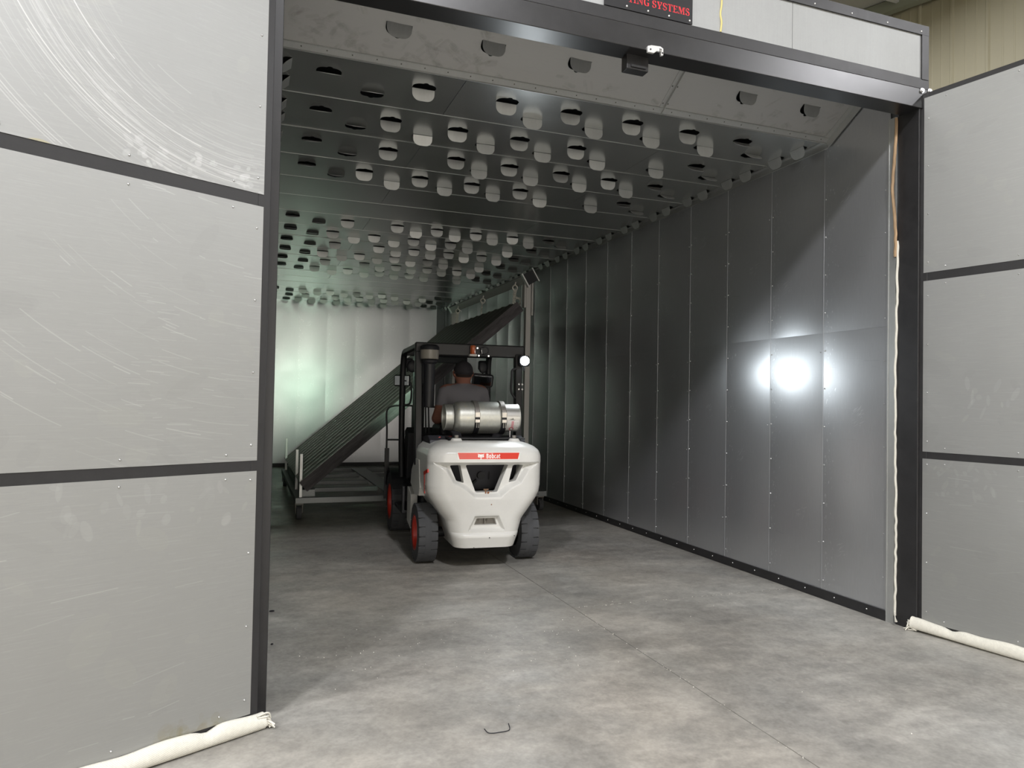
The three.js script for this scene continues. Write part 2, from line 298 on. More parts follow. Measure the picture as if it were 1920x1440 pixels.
// high-bay lights, unseen, placed to light the booth front, doors and hall
UNSEEN_BAYS.forEach(([x, z], i) => {
  const y = roofY(z) - 0.16, b = group('unseen_high_bay_light', i === 0 ? 'unseen linear high bay light placed to light the booth doors' : 'unseen linear high bay light placed to light the doors and hall', 'light', [x, y, z], 0, 'unseen high bay lights under the hall roof');
  b.userData.label = 'unseen linear high bay light placed to light the doors and hall';
  obj('housing', span(-0.33, 0.33, 0.0, 0.07, -0.6, 0.6, 0.01), std({ color: 0xe4e4e0, roughness: 0.5 }), b);
  obj('diffuser', span(-0.3, 0.3, -0.012, 0.0, -0.57, 0.57), std({ color: 0xf5f5f0, emissive: HALL_COLOR, emissiveIntensity: 6, roughness: 0.6 }), b);
  for (const s of [-0.45, 0.45]) obj('hanger', rod([0, 0.07, s], [0, 0.30 - 0.2 * s, s], 0.006), screwMat, b);
  const L = new THREE.RectAreaLight(HALL_COLOR, HALL_LIGHT, 0.6, 1.14); L.position.set(x, y - 0.02, z); L.rotation.x = -Math.PI / 2; L.name = 'unseen_high_bay_area_' + i; scene.add(L);
});

// a thin sheet bowed outwards between its riveted seams; size along the three axes, bow along axis n (sign s)
function bowed(sx, sy, sz, n, s, A) {
  const g = new THREE.BoxGeometry(sx, sy, sz, n === 0 ? 1 : 10, 8, n === 0 ? 10 : 1), p = g.attributes.position, k1 = rr(0.7, 1.2), ph = rr(0, 6);
  for (let i = 0; i < p.count; i++) {
    const u = (n === 0 ? p.getZ(i) / sz : p.getX(i) / sx), v = p.getY(i) / sy, b = (1 - 4 * u * u) * (1 - Math.pow(2 * Math.abs(v), 6)) * A * (1 + 0.3 * Math.sin(v * 5 * k1 + ph));
    n === 0 ? p.setX(i, p.getX(i) + s * b) : p.setZ(i, p.getZ(i) + s * b);
  }
  g.computeVertexNormals(); return g;
}
// ---------------------------------------------------------------- booth walls
const shellMat = std({ color: 0x77797b, metalness: 0.6, roughness: 0.6 });
const rivetGeo = new THREE.SphereGeometry(0.0055, 8, 5);
const rivet = (x, y, z, s = 1) => { const g = rivetGeo.clone(); g.scale(s, s, s); g.translate(x, y, z); return g; };
{
  const w = structure('wall_right', 'galvanised steel booth wall of lapped vertical sheets with rivets', 'wall');
  obj('wall_core', span(4.256, 4.35, 0, 4.09, -3.80, ZB - 0.15), shellMat, w);
  const rv = [];
  for (let k = 0; k < 21; k++) {
    const z1 = ZF - 0.61 * k, z0 = Math.max(z1 - 0.61, ZB); if (z1 - z0 < 0.1) break;
    for (const [y0, y1, up] of [[0, 2.085, 0], [2.07, HC + 0.02 + (k === 0 ? 0.38 : 0), 1]]) {
      const L = z1 - z0 + 0.012, g = muv(bowed(0.0016, y1 - y0, L, 0, -1, rr(0.006, 0.012)), 0.305, (y1 - y0) / 2), hem = muv(box(0.0035, y1 - y0 - 0.01, 0.005, -0.0012, 0, -L / 2 + 0.0025), 0.305, (y1 - y0) / 2);
      const t = rr(-0.003, 0.003), tx = rr(-0.0012, 0.0012);
      const m = piece('sheet', mergeGeometries([g, hem]), wallMats[(k * 2 + up) % 3], w);
      m.position.set(XR + 0.006 - up * 0.002, (y0 + y1) / 2, (z0 + z1) / 2); m.rotation.set(0, t + 0.0045, tx);
    }
    if (k < 14) for (let y = 0.146; y < 3.4; y += 0.2975) { rv.push(rivet(XR + 0.001, y, z0 + 0.016, 1.15)); if (rnd() < 0.5) rv.push(rivet(XR + 0.001, y - 0.01, z0 - 0.03, 0.7)); }
  }
  for (let y = 0.3; y < 3.3; y += 0.305) rv.push(rivet(XR, y, ZF - 0.03, 0.7));
  stuff(obj('rivets', rv, screwMat, w));
  // angle flange along the ceiling
  const t1 = structure('trim_1', 'galvanised angle strip where the booth wall meets the ceiling', 'trim');
  obj('angle', [span(XR - 0.0035, XR + 0.001, HC - 0.05, HC, ZC, ZB), span(XR - 0.04, XR, HC - 0.003, HC - 0.0005, ZC, ZB)], galvTrim, t1);
  // kick strip
  const bb = structure('baseboard_right', 'black steel kick strip with white rivets along the booth wall', 'baseboard');
  obj('strip', span(XR - 0.006, XR + 0.002, 0.002, 0.074, ZF, ZB, 0.0015), blackSteel, bb);
  const r2 = []; for (let k = 0; k < 30; k++) r2.push(rivet(XR - 0.006, 0.043, -4.03 - k * 0.3058, 0.9)); stuff(obj('rivets', r2, whiteRivet, bb));
}
{
  const w = structure('wall_left', 'galvanised steel booth wall behind the left door', 'wall');
  obj('sheet', span(XL - 0.002, XL, 0, HC + 0.4, -3.80, ZB), galvWall, w);
  obj('wall_core', span(XL - 0.1, XL - 0.003, 0, 4.09, -3.80, ZB - 0.15), shellMat, w);
  const bb = structure('baseboard_left', 'black steel kick strip of the left booth wall', 'baseboard'); obj('strip', span(XL, XL + 0.006, 0.002, 0.074, ZF, ZB), blackSteel, bb);
}
{
  const w = structure('wall_back', 'galvanised end wall of the booth lit by the forklift lamps', 'wall');
  obj('wall_core', span(XL - 0.1, 4.35, 0, 4.09, ZB - 0.15, ZB - 0.012), shellMat, w);
  for (let k = 0; k < 7; k++) {
    const x0 = Math.max(0.385 - 0.61 + 0.61 * k, XL), x1 = Math.min(0.385 + 0.61 * k, XR); if (x1 - x0 < 0.05) continue;
    for (const [y0, y1, up] of [[0, 2.06, 0], [2.045, HC + 0.02, 1]]) {
      const m = piece('sheet', muv(bowed(x1 - x0 + 0.012, y1 - y0, 0.0016, 2, 1, rr(0.001, 0.0035)), 0.305, (y1 - y0) / 2), wallMats[(k + up * 2) % 3], w);
      m.position.set((x0 + x1) / 2, (y0 + y1) / 2, ZB - 0.006 + up * 0.002); m.rotation.set(rr(-0.0022, 0.0022), 0.004 + rr(-0.003, 0.003), 0);
    }
  }
  const bb = structure('baseboard_back', 'black steel kick strip of the end wall', 'baseboard'); obj('strip', span(XL, XR, 0.002, 0.074, ZB, ZB + 0.006), blackSteel, bb);
}

// ---------------------------------------------------------------- ceiling: strips with punched flaps
const FWID = 0.076, FH = 0.08;                  // half width and depth of a flap
function dShape(cx, cz, dir, notch) {           // outline in (x, z); straight side at z = cz, arc towards dir
  const w = FWID + (notch ? 0.003 : 0), d = FH * dir, r = 0.052;
  const P = [[-w, 0], [-w, 0.02]];
  for (let i = 0; i <= 6; i++) { const a = i / 6 * Math.PI / 2; P.push([-w + r - r * Math.cos(a), FH - r + r * Math.sin(a)]); }
  if (notch) for (let i = 0; i <= 6; i++) { const a = Math.PI - i / 6 * Math.PI; P.push([0.018 * Math.cos(a), FH + 0.016 * Math.sin(a)]); }
  for (let i = 6; i >= 0; i--) { const a = i / 6 * Math.PI / 2; P.push([w - r + r * Math.cos(a), FH - r + r * Math.sin(a)]); }
  P.push([w, 0.02], [w, 0]);
  return P.map(([x, y]) => [cx + x, cz + Math.sign(d) * y]);
}
const flapGeo = (() => {                         // flap in its closed place: hinge along x at z = 0, reaching to +z
  const pts = dShape(0, 0, 1, false), g = prism(pts, 0.0016); g.rotateX(Math.PI / 2); g.translate(0, 0.0008, 0); return muv(g);
})();
function flap(parent, x, y, z, dir, bend, yaw, tiltX = 0) {   // dir +1: hole towards +z of hinge
  const m = piece('flap', flapGeo, galvFlap, parent), q = new THREE.Quaternion();
  q.setFromAxisAngle(V(0, 1, 0), yaw + (dir > 0 ? 0 : Math.PI));
  q.multiply(new THREE.Quaternion().setFromAxisAngle(V(1, 0, 0), bend));
  m.quaternion.copy(q); m.position.set(x, y, z);
  return m;
}
{
  const c = structure('ceiling', 'galvanised booth ceiling of long strips with rows of punched hanging flaps', 'ceiling');
  for (let k = 0; k < NS; k++) {
    const z1 = ZC - k * SP, z0 = z1 - SP, flaps = [], even = k % 2 === 0;
    const live = k < 4 || (k >= 6 && k < 12) || k >= 15;
    if (live) {
      const A = even ? [0.44, 1.06, 1.65, 2.14, 2.64, 3.13, 3.62] : [0.45, 0.96, 1.48, 1.99, 2.49, 3.64];
      const B = even ? [0.75, 1.92, 2.42, 2.92, 3.42, 3.88] : [0.73, 1.25, 1.77, 2.27, 2.78, 3.36, 3.91];
      for (const x of A) flaps.push([x, z1 - 0.27, 1]);
      for (const x of B) flaps.push([x, z1 - 0.455, -1]);
    }
    const side = []; for (const s of [0.215, 0.48]) { side.push([4.125, z1 - s, 'r']); side.push([XL + 0.11, z1 - s, 'l']); }
    const seams = even ? [XL, 1.29, XR] : [XL, 3.13, XR];
    for (let i = 0; i < 2; i++) {
      const a = seams[i] + (i ? 0.0015 : 0), b = seams[i + 1] - (i ? 0 : 0.0015);
      const s = new THREE.Shape([[a, z0 + 0.0015], [b, z0 + 0.0015], [b, z1 - 0.0015], [a, z1 - 0.0015]].map(([x, z]) => new THREE.Vector2(x, z)));
      const hole = (pts) => s.holes.push(new THREE.Path(pts.map(([x, z]) => new THREE.Vector2(x, z))));
      for (const [x, z, d] of flaps) if (x > a && x < b) hole(dShape(x, z, d, true));
      for (const [x, z, d] of side) if (x > a && x < b) hole(dShape(0, 0, 1, true).map(([u, v]) => [x + (d === 'r' ? v * 0.8 : -v * 0.8), z + u]));
      const g = new THREE.ExtrudeGeometry(s, { depth: 0.0016, bevelEnabled: false });
      g.rotateX(-Math.PI / 2); g.scale(1, 1, -1);                  // shape y becomes world z
      const p = muv(g, rr(0, 3), rr(0, 3)); const ar = p.attributes.position.array;
      for (let q = 0; q < ar.length; q += 9) for (let m = 0; m < 3; m++) { const t = ar[q + 3 + m]; ar[q + 3 + m] = ar[q + 6 + m]; ar[q + 6 + m] = t; }
      const uv = p.attributes.uv.array; for (let q = 0; q < uv.length; q += 6) for (let m = 0; m < 2; m++) { const t = uv[q + 2 + m]; uv[q + 2 + m] = uv[q + 4 + m]; uv[q + 4 + m] = t; }
      p.computeVertexNormals();
      const mesh = piece('strip', p, galvCeil, c); mesh.position.y = HC + (k % 2 ? 0.0012 : 0); mesh.rotation.x = 0;
    }
    for (const [x, z, d] of flaps) {
      const edge = x < 0.8 || x > 3.5, low = 24 * Math.PI / 180;
      const bend = edge ? (d > 0 ? low : Math.PI - low) + (x > 3.5 ? 0.25 * d : 0) + rr(-0.04, 0.04) : Math.PI / 2 + rr(-0.1, 0.1) + (rnd() < 0.05 ? rr(-0.3, 0.3) : 0);
      flap(c, x, HC - 0.001, z, d, bend, rr(-0.03, 0.03));
    }
    for (const [x, z, d] of side) flap(c, x, HC - 0.001, z, 1, d === 'r' ? 1.25 + rr(-0.12, 0.12) : 0.75 + rr(-0.1, 0.1), d === 'r' ? Math.PI / 2 : -Math.PI / 2);
  }
  // duct floor seams carry a folded lip
  for (let k = 1; k < NS; k++) obj('seam_lip', span(XL, XR - 0.045, HC - 0.0028, HC - 0.0003, ZC - k * SP - 0.0022, ZC - k * SP + 0.0022), galvTrim, c);
  obj('duct_top', span(XL - 0.1, 4.35, 4.06, 4.09, -3.66, ZB - 0.15), shellMat, c);
}
// sloping sheet between ceiling and door header, with six hanging flaps
{
  const sl = structure('wall_front_slope', 'pale galvanised sloping panel above the opening with hanging flaps', 'wall');
  const ang = Math.atan2(0.613, 1), U = V(0, Math.sin(ang), Math.cos(ang));   // up-slope direction towards the door
  const M = new THREE.Matrix4().makeBasis(V(1, 0, 0), U, V(0, Math.cos(ang), -Math.sin(ang)).multiplyScalar(-1)).setPosition(0, HC, ZC);
  const holder = new THREE.Group(); holder.name = 'slope_sheets'; M.decompose(holder.position, holder.quaternion, holder.scale);
  const fx = [0.795, 1.387, 1.981, 3.299, 3.869], hv = 0.277, LEN = 0.77;
  for (const [a, b] of [[XL, 2.722], [2.728, XR - 0.035]]) {
    const s = new THREE.Shape([[a, 0], [b, 0], [b, LEN], [a, LEN]].map(([x, y]) => new THREE.Vector2(x, y)));
    for (const x of fx) if (x > a + 0.1 && x < b - 0.1) s.holes.push(new THREE.Path(dShape(x, hv, -1, true).map(([p, q]) => new THREE.Vector2(p, q))));
    const g = new THREE.ExtrudeGeometry(s, { depth: 0.0016, bevelEnabled: false }); g.applyMatrix4(M); obj('sheet', g, galvSlope, sl);
  }
  for (const x of fx) {
    const m = piece('flap', flapGeo, galvFlap, sl), p = V(x, hv, 0.002).applyMatrix4(M); m.position.copy(p);
    m.quaternion.setFromAxisAngle(V(0, 1, 0), Math.PI + 0.06).multiply(new THREE.Quaternion().setFromAxisAngle(V(1, 0, 0), rr(1.36, 1.46)));
  }
  const M2 = (g) => { g.applyMatrix4(M); return g; };
  obj('seam_flange', [M2(span(2.69, 2.726, 0, LEN, 0.002, 0.005)), M2(span(2.7225, 2.7255, 0, LEN, 0.002, 0.022))], galvTrim, sl);
  obj('corner_flange', [M2(span(XR - 0.06, XR - 0.006, 0, LEN, 0.001, 0.005)), M2(span(XR - 0.018, XR - 0.014, 0, LEN, 0.004, 0.06))], galvTrim, sl);
  obj('bottom_flange', [M2(span(XL, XR, 0.002, 0.046, 0.004, 0.010)), M2(span(XL, XR, 0.043, 0.047, 0.002, 0.010)), span(XL, XR, HC - 0.014, HC - 0.001, ZC - 0.004, ZC + 0.002)], galvTrim, sl);
  const rv = []; for (let k = 0; k < 27; k++) { const r = rivetGeo.clone(); r.scale(0.8, 0.8, 0.8); r.translate(0.25 + k * 0.15, 0.024, 0.010); r.applyMatrix4(M); rv.push(r); }
  for (let k = 0; k < 5; k++) for (const dx of [-0.02, 0.02]) { const r = rivetGeo.clone(); r.translate(2.72 + dx, 0.08 + k * 0.14, 0.004); r.applyMatrix4(M); rv.push(r); }
  stuff(obj('rivets', rv, std({ color: 0x6f6c68, metalness: 1, roughness: 0.45 }), sl));
}

// ---------------------------------------------------------------- front frame: posts, header beam, fascia
{
  const f = structure('wall_front', 'black steel door frame and header beam with galvanised fascia above', 'door frame');
  obj('header_beam', span(-0.35, 4.345, 3.535, 3.668, -3.62, -3.77, 0.004), blackGloss, f);
  obj('header_angle', [span(-0.35, 4.338, 3.674, 3.748, -3.632, -3.66, 0.003), span(-0.35, 4.338, 3.668, 3.676, -3.64, -3.77)], blackSteel, f);
  obj('top_angle', [span(-0.35, 4.33, 4.046, 4.112, -3.627, -3.634), span(-0.35, 4.33, 4.105, 4.112, -3.634, -3.70)], blackSteel, f);
  obj('end_angle', [span(4.268, 4.33, 3.74, 4.112, -3.628, -3.636), span(4.323, 4.33, 3.74, 4.112, -3.636, -3.72)], blackSteel, f);
  for (const [a, b] of [[-0.35, 1.42], [1.424, 2.637], [2.641, 3.175], [3.178, 4.27]]) obj('fascia_sheet', span(a, b, 3.744, 4.05, -3.638, -3.645), galvFascia, f);
  obj('foam_bead', tube([[2.637, 3.75, -3.637], [2.641, 3.81, -3.634], [2.634, 3.86, -3.637], [2.641, 3.92, -3.635], [2.638, 4.04, -3.637]], 0.0055, 24, 6), std({ color: 0xcdbf7e, roughness: 0.9 }), f);
  obj('fascia_back', span(-0.35, 4.33, 3.67, 4.08, -3.65, -3.72), shellMat, f);
  obj('post', span(4.247, 4.345, 0, 3.54, -3.63, -3.80, 0.004), blackSteel, f);
  obj('post', span(-0.06, 0.122, 0, 3.54, -3.62, -3.80, 0.004), blackSteel, f);
  for (const [x, y] of [[4.255, 3.653], [4.325, 3.66]]) obj('bolt', [rod([x, y, -3.62], [x, y, -3.606], 0.013, 0.013, 6), rod([x, y, -3.62], [x, y, -3.614], 0.018)], screwMat, f);
  const rv = []; for (let k = 0; k < 12; k++) rv.push(rivet(4.258 - k * 0.305, 4.066, -3.626, 0.9)); stuff(obj('rivets', rv, whiteRivet, f));
  // strike box and roller catch under the beam
  obj('strike_box', [span(2.035, 2.18, 3.45, 3.54, -3.70, -3.768, 0.005), span(2.06, 2.16, 3.462, 3.475, -3.692, -3.70)], blackSteel, f);
  const rc = group('roller_catch', 'small silver roller catch screwed to the black header beam', 'catch', [2.17, 3.535, -3.612]);
  const pl = prism([[-0.052, -0.018], [-0.052, 0.018], [-0.03, 0.026], [0.03, 0.03], [0.05, 0.02], [0.05, -0.02], [0.036, -0.024], [0.03, 0.004], [0.004, -0.004], [-0.012, -0.018]], 0.012, 0.003); pl.translate(0, 0, -0.006);
  const silver = std({ color: 0xe6e6e4, metalness: 0.6, roughness: 0.35 });
  obj('plate', pl, silver, rc); obj('roller', rod([0.012, 0, 0.014], [0.03, 0, 0.014], 0.011), screwMat, rc); for (const [x, y] of [[-0.036, 0], [0.042, -0.008]]) obj('screw', rod([x, y, 0.006], [x, y, 0.011], 0.005), blackSteel, rc);
}
// sign on the fascia
{
  const tex = canvasTex(1024, 1024, (c, w, h) => {
    c.fillStyle = '#141316'; c.fillRect(0, 0, w, h);
    c.fillStyle = '#e3232f'; c.textAlign = 'right'; c.textBaseline = 'alphabetic';
    c.save(); c.translate(994, 942); c.scale(0.93, 1); c.font = 'bold 104px serif'; c.fillText('TING SYSTEMS', 0, 0); c.restore();
    c.strokeStyle = '#141316'; c.lineWidth = 5;  // stencil breaks
    for (let i = 0; i < 24; i++) { const x = 250 + i * 32; c.beginPath(); c.moveTo(x - 8, 850); c.lineTo(x + 8, 950); c.stroke(); }
  });
  const m = std({ map: tex, roughness: 0.45 }), s = group('sign', 'black sign board with red stencil lettering on the galvanised fascia', 'sign', [2.138, 3.75, -3.628]);
  const edge = std({ color: 0x17161a, roughness: 0.5 });
  obj('board', span(-0.292, 0.292, 0, 0.36, -0.006, 0), edge, s);
  const g = new THREE.PlaneGeometry(0.584, 0.584); g.translate(0, 0.292, 0.0006);   // printed face follows the board
  const face = new THREE.PlaneGeometry(0.584, 0.36); face.translate(0, 0.18, 0.0006);
  const uv = face.attributes.uv; for (let i = 0; i < uv.count; i++) uv.setY(i, uv.getY(i) * 0.36 / 0.584);
  const fm = new THREE.Mesh(face, m); fm.name = 'printed_face'; fm.receiveShadow = true; s.add(fm);
  for (const x of [-0.15, -0.01, 0.13, 0.272]) obj('rivet', rivet(x, 0.018, 0.002, 1), whiteRivet, s);
}
// jamb: galvanised edge strip, fabric seal and torn insulation
{
  const j = structure('trim_2', 'galvanised jamb strip with cream rope seal and torn brown insulation', 'trim');
  obj('jamb_strip', [span(XR - 0.002, XR + 0.012, 0, 3.54, ZF, -3.806), span(XR - 0.006, XR, 0, 3.54, ZF - 0.004, ZF + 0.004)], galvTrim, j);
  const P = []; for (let i = 0; i <= 60; i++) { const y = 0.06 + i / 60 * 2.6; P.push([XR + 0.006 + rr(-0.003, 0.003), y, -3.80 + rr(-0.004, 0.004) + 0.006 * Math.sin(y * 3)]); }
  obj('rope_seal', tube(P, 0.0085, 160, 8), sealFabric, j);
  const Q = []; for (let i = 0; i <= 24; i++) { const y = 2.55 + i / 24 * 0.98, b = Math.exp(-Math.pow((y - 3.05) / 0.22, 2)); Q.push([XR - 0.004 - 0.018 * b + rr(-0.003, 0.003), y, -3.803 - 0.01 * b + rr(-0.003, 0.003)]); }
  obj('insulation', tube(Q, 0.0105, 80, 8), insulation, j);
  const tail = []; for (let i = 0; i < 5; i++) tail.push(tube([[XR, 0.09, -3.80], [XR - 0.01 - 0.006 * i, 0.06, -3.785 + 0.006 * i], [XR - 0.016 - rr(0, 0.02), 0.03, -3.77 + rr(0, 0.02)]], 0.0035, 10, 5)); obj('frayed_end', tail, sealFabric, j);
}

// ---------------------------------------------------------------- the two open doors
function makeDoor(name, label, pos, turn, s, mats) {      // s: +1 leaf reaches along +x from the hinge, -1 along -x; inner face at z = 0
  const d = structure(name, label, 'door', pos, turn), W = 2.08, T = 0.09, H0 = 0.035, H1 = 3.635;
  const sp = (a, b, y0, y1, z0, z1, r = 0) => span(s * a, s * b, y0, y1, z0, z1, r);
  const rails = [[H0, 0.10], [1.135, 1.225], [2.325, 2.435], [3.575, H1]];
  for (const [a, b] of [[0, 0.06], [W - 0.06, W]]) obj('stile', sp(a, b, H0, H1, -T, -0.003, 0.003), blackSteel, d);
  for (const [a, b] of rails) obj('rail', sp(0.06, W - 0.06, a, b, -T, -0.003, 0.003), blackSteel, d);
  const bays = [[0.075, 1.158], [1.205, 2.352], [2.408, 3.60]];
  const sc = [];
  bays.forEach(([a, b], i) => {
    const g = muv(sp(0.036, W - 0.036, a, b, -0.004, 0.0), s < 0 ? 2.05 : 0, -a); obj('skin', g, mats[i], d);
    const mesh = d.children[d.children.length - 1]; mesh.geometry = g;
    for (let y = a + 0.07; y < b; y += 0.325) for (const x of [0.066, W - 0.066]) sc.push(rivet(s * x, y, 0.001, 0.85));
    for (let x = 0.18; x < W; x += 0.43) for (const y of [a + 0.03, b - 0.03]) sc.push(rivet(s * x, y, 0.001, 0.85));
    obj('outer_skin', sp(0.02, W - 0.02, a, b, -T - 0.002, -T + 0.002), galvFascia, d);
  });
  obj('core', sp(0.05, W - 0.05, H0 + 0.03, H1 - 0.03, -T + 0.003, -0.005), shellMat, d);
  stuff(obj('screws', sc, screwMat, d));
  // woven glass-fibre sweep along the bottom edge
  const N = 90, R = 12, pos2 = [], idx = [];
  const f1 = [rr(0, 6), rr(0, 6), rr(0, 6)];
  for (let i = 0; i <= N; i++) {
    const t = i / N, x = -0.02 + t * (W + 0.01), pinch = Math.exp(-Math.pow((x - 0.24) / 0.04, 2)) * 0.25 + Math.exp(-Math.pow((x - 1.1) / 0.05, 2)) * 0.2;
    const hh = 0.037 * (1 - pinch) * (1 + 0.06 * Math.sin(x * 9 + f1[0]) + 0.04 * Math.sin(x * 23 + f1[1])), dd = 0.026 * (1 - pinch * 0.6), cy = 0.004 + hh * 0.98 + 0.006 * (1 + Math.sin(x * 3.1 + f1[2]));
    for (let k = 0; k < R; k++) { const a = k / R * Math.PI * 2, ca = Math.cos(a), sa = Math.sin(a), q = 1 / Math.pow(Math.pow(Math.abs(ca), 2.6) + Math.pow(Math.abs(sa), 2.6), 1 / 2.6); pos2.push(s * x, cy + hh * sa * q, 0.022 + dd * ca * q - (sa > 0 ? 0.008 * sa : 0)); }
  }
  for (let i = 0; i < N; i++) for (let k = 0; k < R; k++) { const a = i * R + k, b = i * R + (k + 1) % R, c = a + R, e = b + R; s > 0 ? idx.push(a, c, b, b, c, e) : idx.push(a, b, c, b, e, c); }
  for (const i of [0, N]) { const c0 = pos2.length / 3; let y = 0, z = 0; for (let k = 0; k < R; k++) { y += pos2[(i * R + k) * 3 + 1] / R; z += pos2[(i * R + k) * 3 + 2] / R; } pos2.push(pos2[i * R * 3], y, z); for (let k = 0; k < R; k++) (i === 0) === (s > 0) ? idx.push(c0, i * R + (k + 1) % R, i * R + k) : idx.push(c0, i * R + k, i * R + (k + 1) % R); }
  const g = new THREE.BufferGeometry(); g.setAttribute('position', new THREE.Float32BufferAttribute(pos2, 3)); g.setIndex(idx); g.computeVertexNormals();
  const seal = obj('bottom_seal', g, sealFabric, d); seal.userData.label = 'white woven glass fibre sweep seal';
  const fr = []; for (let i = 0; i < 16; i++) { const y = rr(0.01, 0.075), z = rr(0.004, 0.04); fr.push(tube([[s * 0.02, y, z], [s * -0.03, y + rr(-0.01, 0.01), z + rr(-0.01, 0.01)], [s * rr(-0.06, -0.035), Math.max(0.003, y + rr(-0.05, 0.01)), z + rr(-0.02, 0.03)]], rr(0.002, 0.006), 8, 5)); }
  obj('frayed_end', fr, sealFabric, seal);
  return d;
}
makeDoor('door_1', 'left booth door swung wide open, three scratched galvanised panels in a black frame', [0.082, 0, -3.468], 27.2 * Math.PI / 180, -1, [doorMats[2], doorMats[1], doorMats[0]]);
makeDoor('door_2', 'right booth door standing open, three galvanised panels in a black frame', [4.262, 0, -3.645], -78.5 * Math.PI / 180, 1, [doorMats[3], doorMats[1], doorMats[0]]);

// ---------------------------------------------------------------- forklift
const whitePaint = (() => {
  const d = fbm(512, 512, [[6, 6, 0.4], [20, 20, 0.3], [90, 90, 0.25]]);
  const map = dataTex(512, 512, (i) => { const t = 0.885 + 0.03 * d[i]; return [t, t * 0.995, t * 0.97]; }, true);
  return phys({ map, roughness: 0.36, clearcoat: 0.5, clearcoatRoughness: 0.2 });
})();
const rubber = std({ color: 0x47484a, roughness: 0.78 }), redPaint = phys({ color: 0xc8321f, roughness: 0.4, clearcoat: 0.3, clearcoatRoughness: 0.3 });
const plastic = std({ color: 0x19191d, roughness: 0.5 }), plasticGrey = std({ color: 0x35353a, roughness: 0.55 }), guardPaint = phys({ color: 0x0a0a0d, roughness: 0.55, clearcoat: 0.12, clearcoatRoughness: 0.3 });
const darkIron = std({ color: 0x2a2b2d, metalness: 0.5, roughness: 0.55 }), chrome = std({ color: 0xdddddd, metalness: 1, roughness: 0.12 }), greyCast = std({ color: 0x8f8b84, metalness: 0.4, roughness: 0.6 });
const FX = 2.04, FZ = -6.53, FYAW = -4 * Math.PI / 180;
const fork = group('forklift', 'white forklift with black guard and red rear band, parked inside the booth', 'forklift', [FX, 0, FZ], FYAW);
const F = (name, geos, mat, parent = fork) => obj(name, geos, mat, parent);

// --- counterweight
const sdPoly = (p, x, y) => {                   // signed distance, negative inside
  let d = 1e9, s = 1;
  for (let i = 0, j = p.length - 1; i < p.length; j = i++) {
    const [ax, ay] = p[i], [bx, by] = p[j], ex = bx - ax, ey = by - ay, wx = x - ax, wy = y - ay, t = clamp((wx * ex + wy * ey) / (ex * ex + ey * ey)), qx = wx - ex * t, qy = wy - ey * t;
    d = Math.min(d, qx * qx + qy * qy);
    const c1 = y >= ay, c2 = y < by, c3 = ex * wy > ey * wx; if ((c1 && c2 && c3) || (!c1 && !c2 && !c3)) s = -s;
  }
  return s * Math.sqrt(d);
};
const curve = (tab, y) => { if (y <= tab[0][0]) return tab[0][1]; for (let i = 1; i < tab.length; i++) if (y <= tab[i][0]) { const t = (y - tab[i - 1][0]) / (tab[i][0] - tab[i - 1][0]); return lerp(tab[i - 1][1], tab[i][1], t); } return tab[tab.length - 1][1]; };
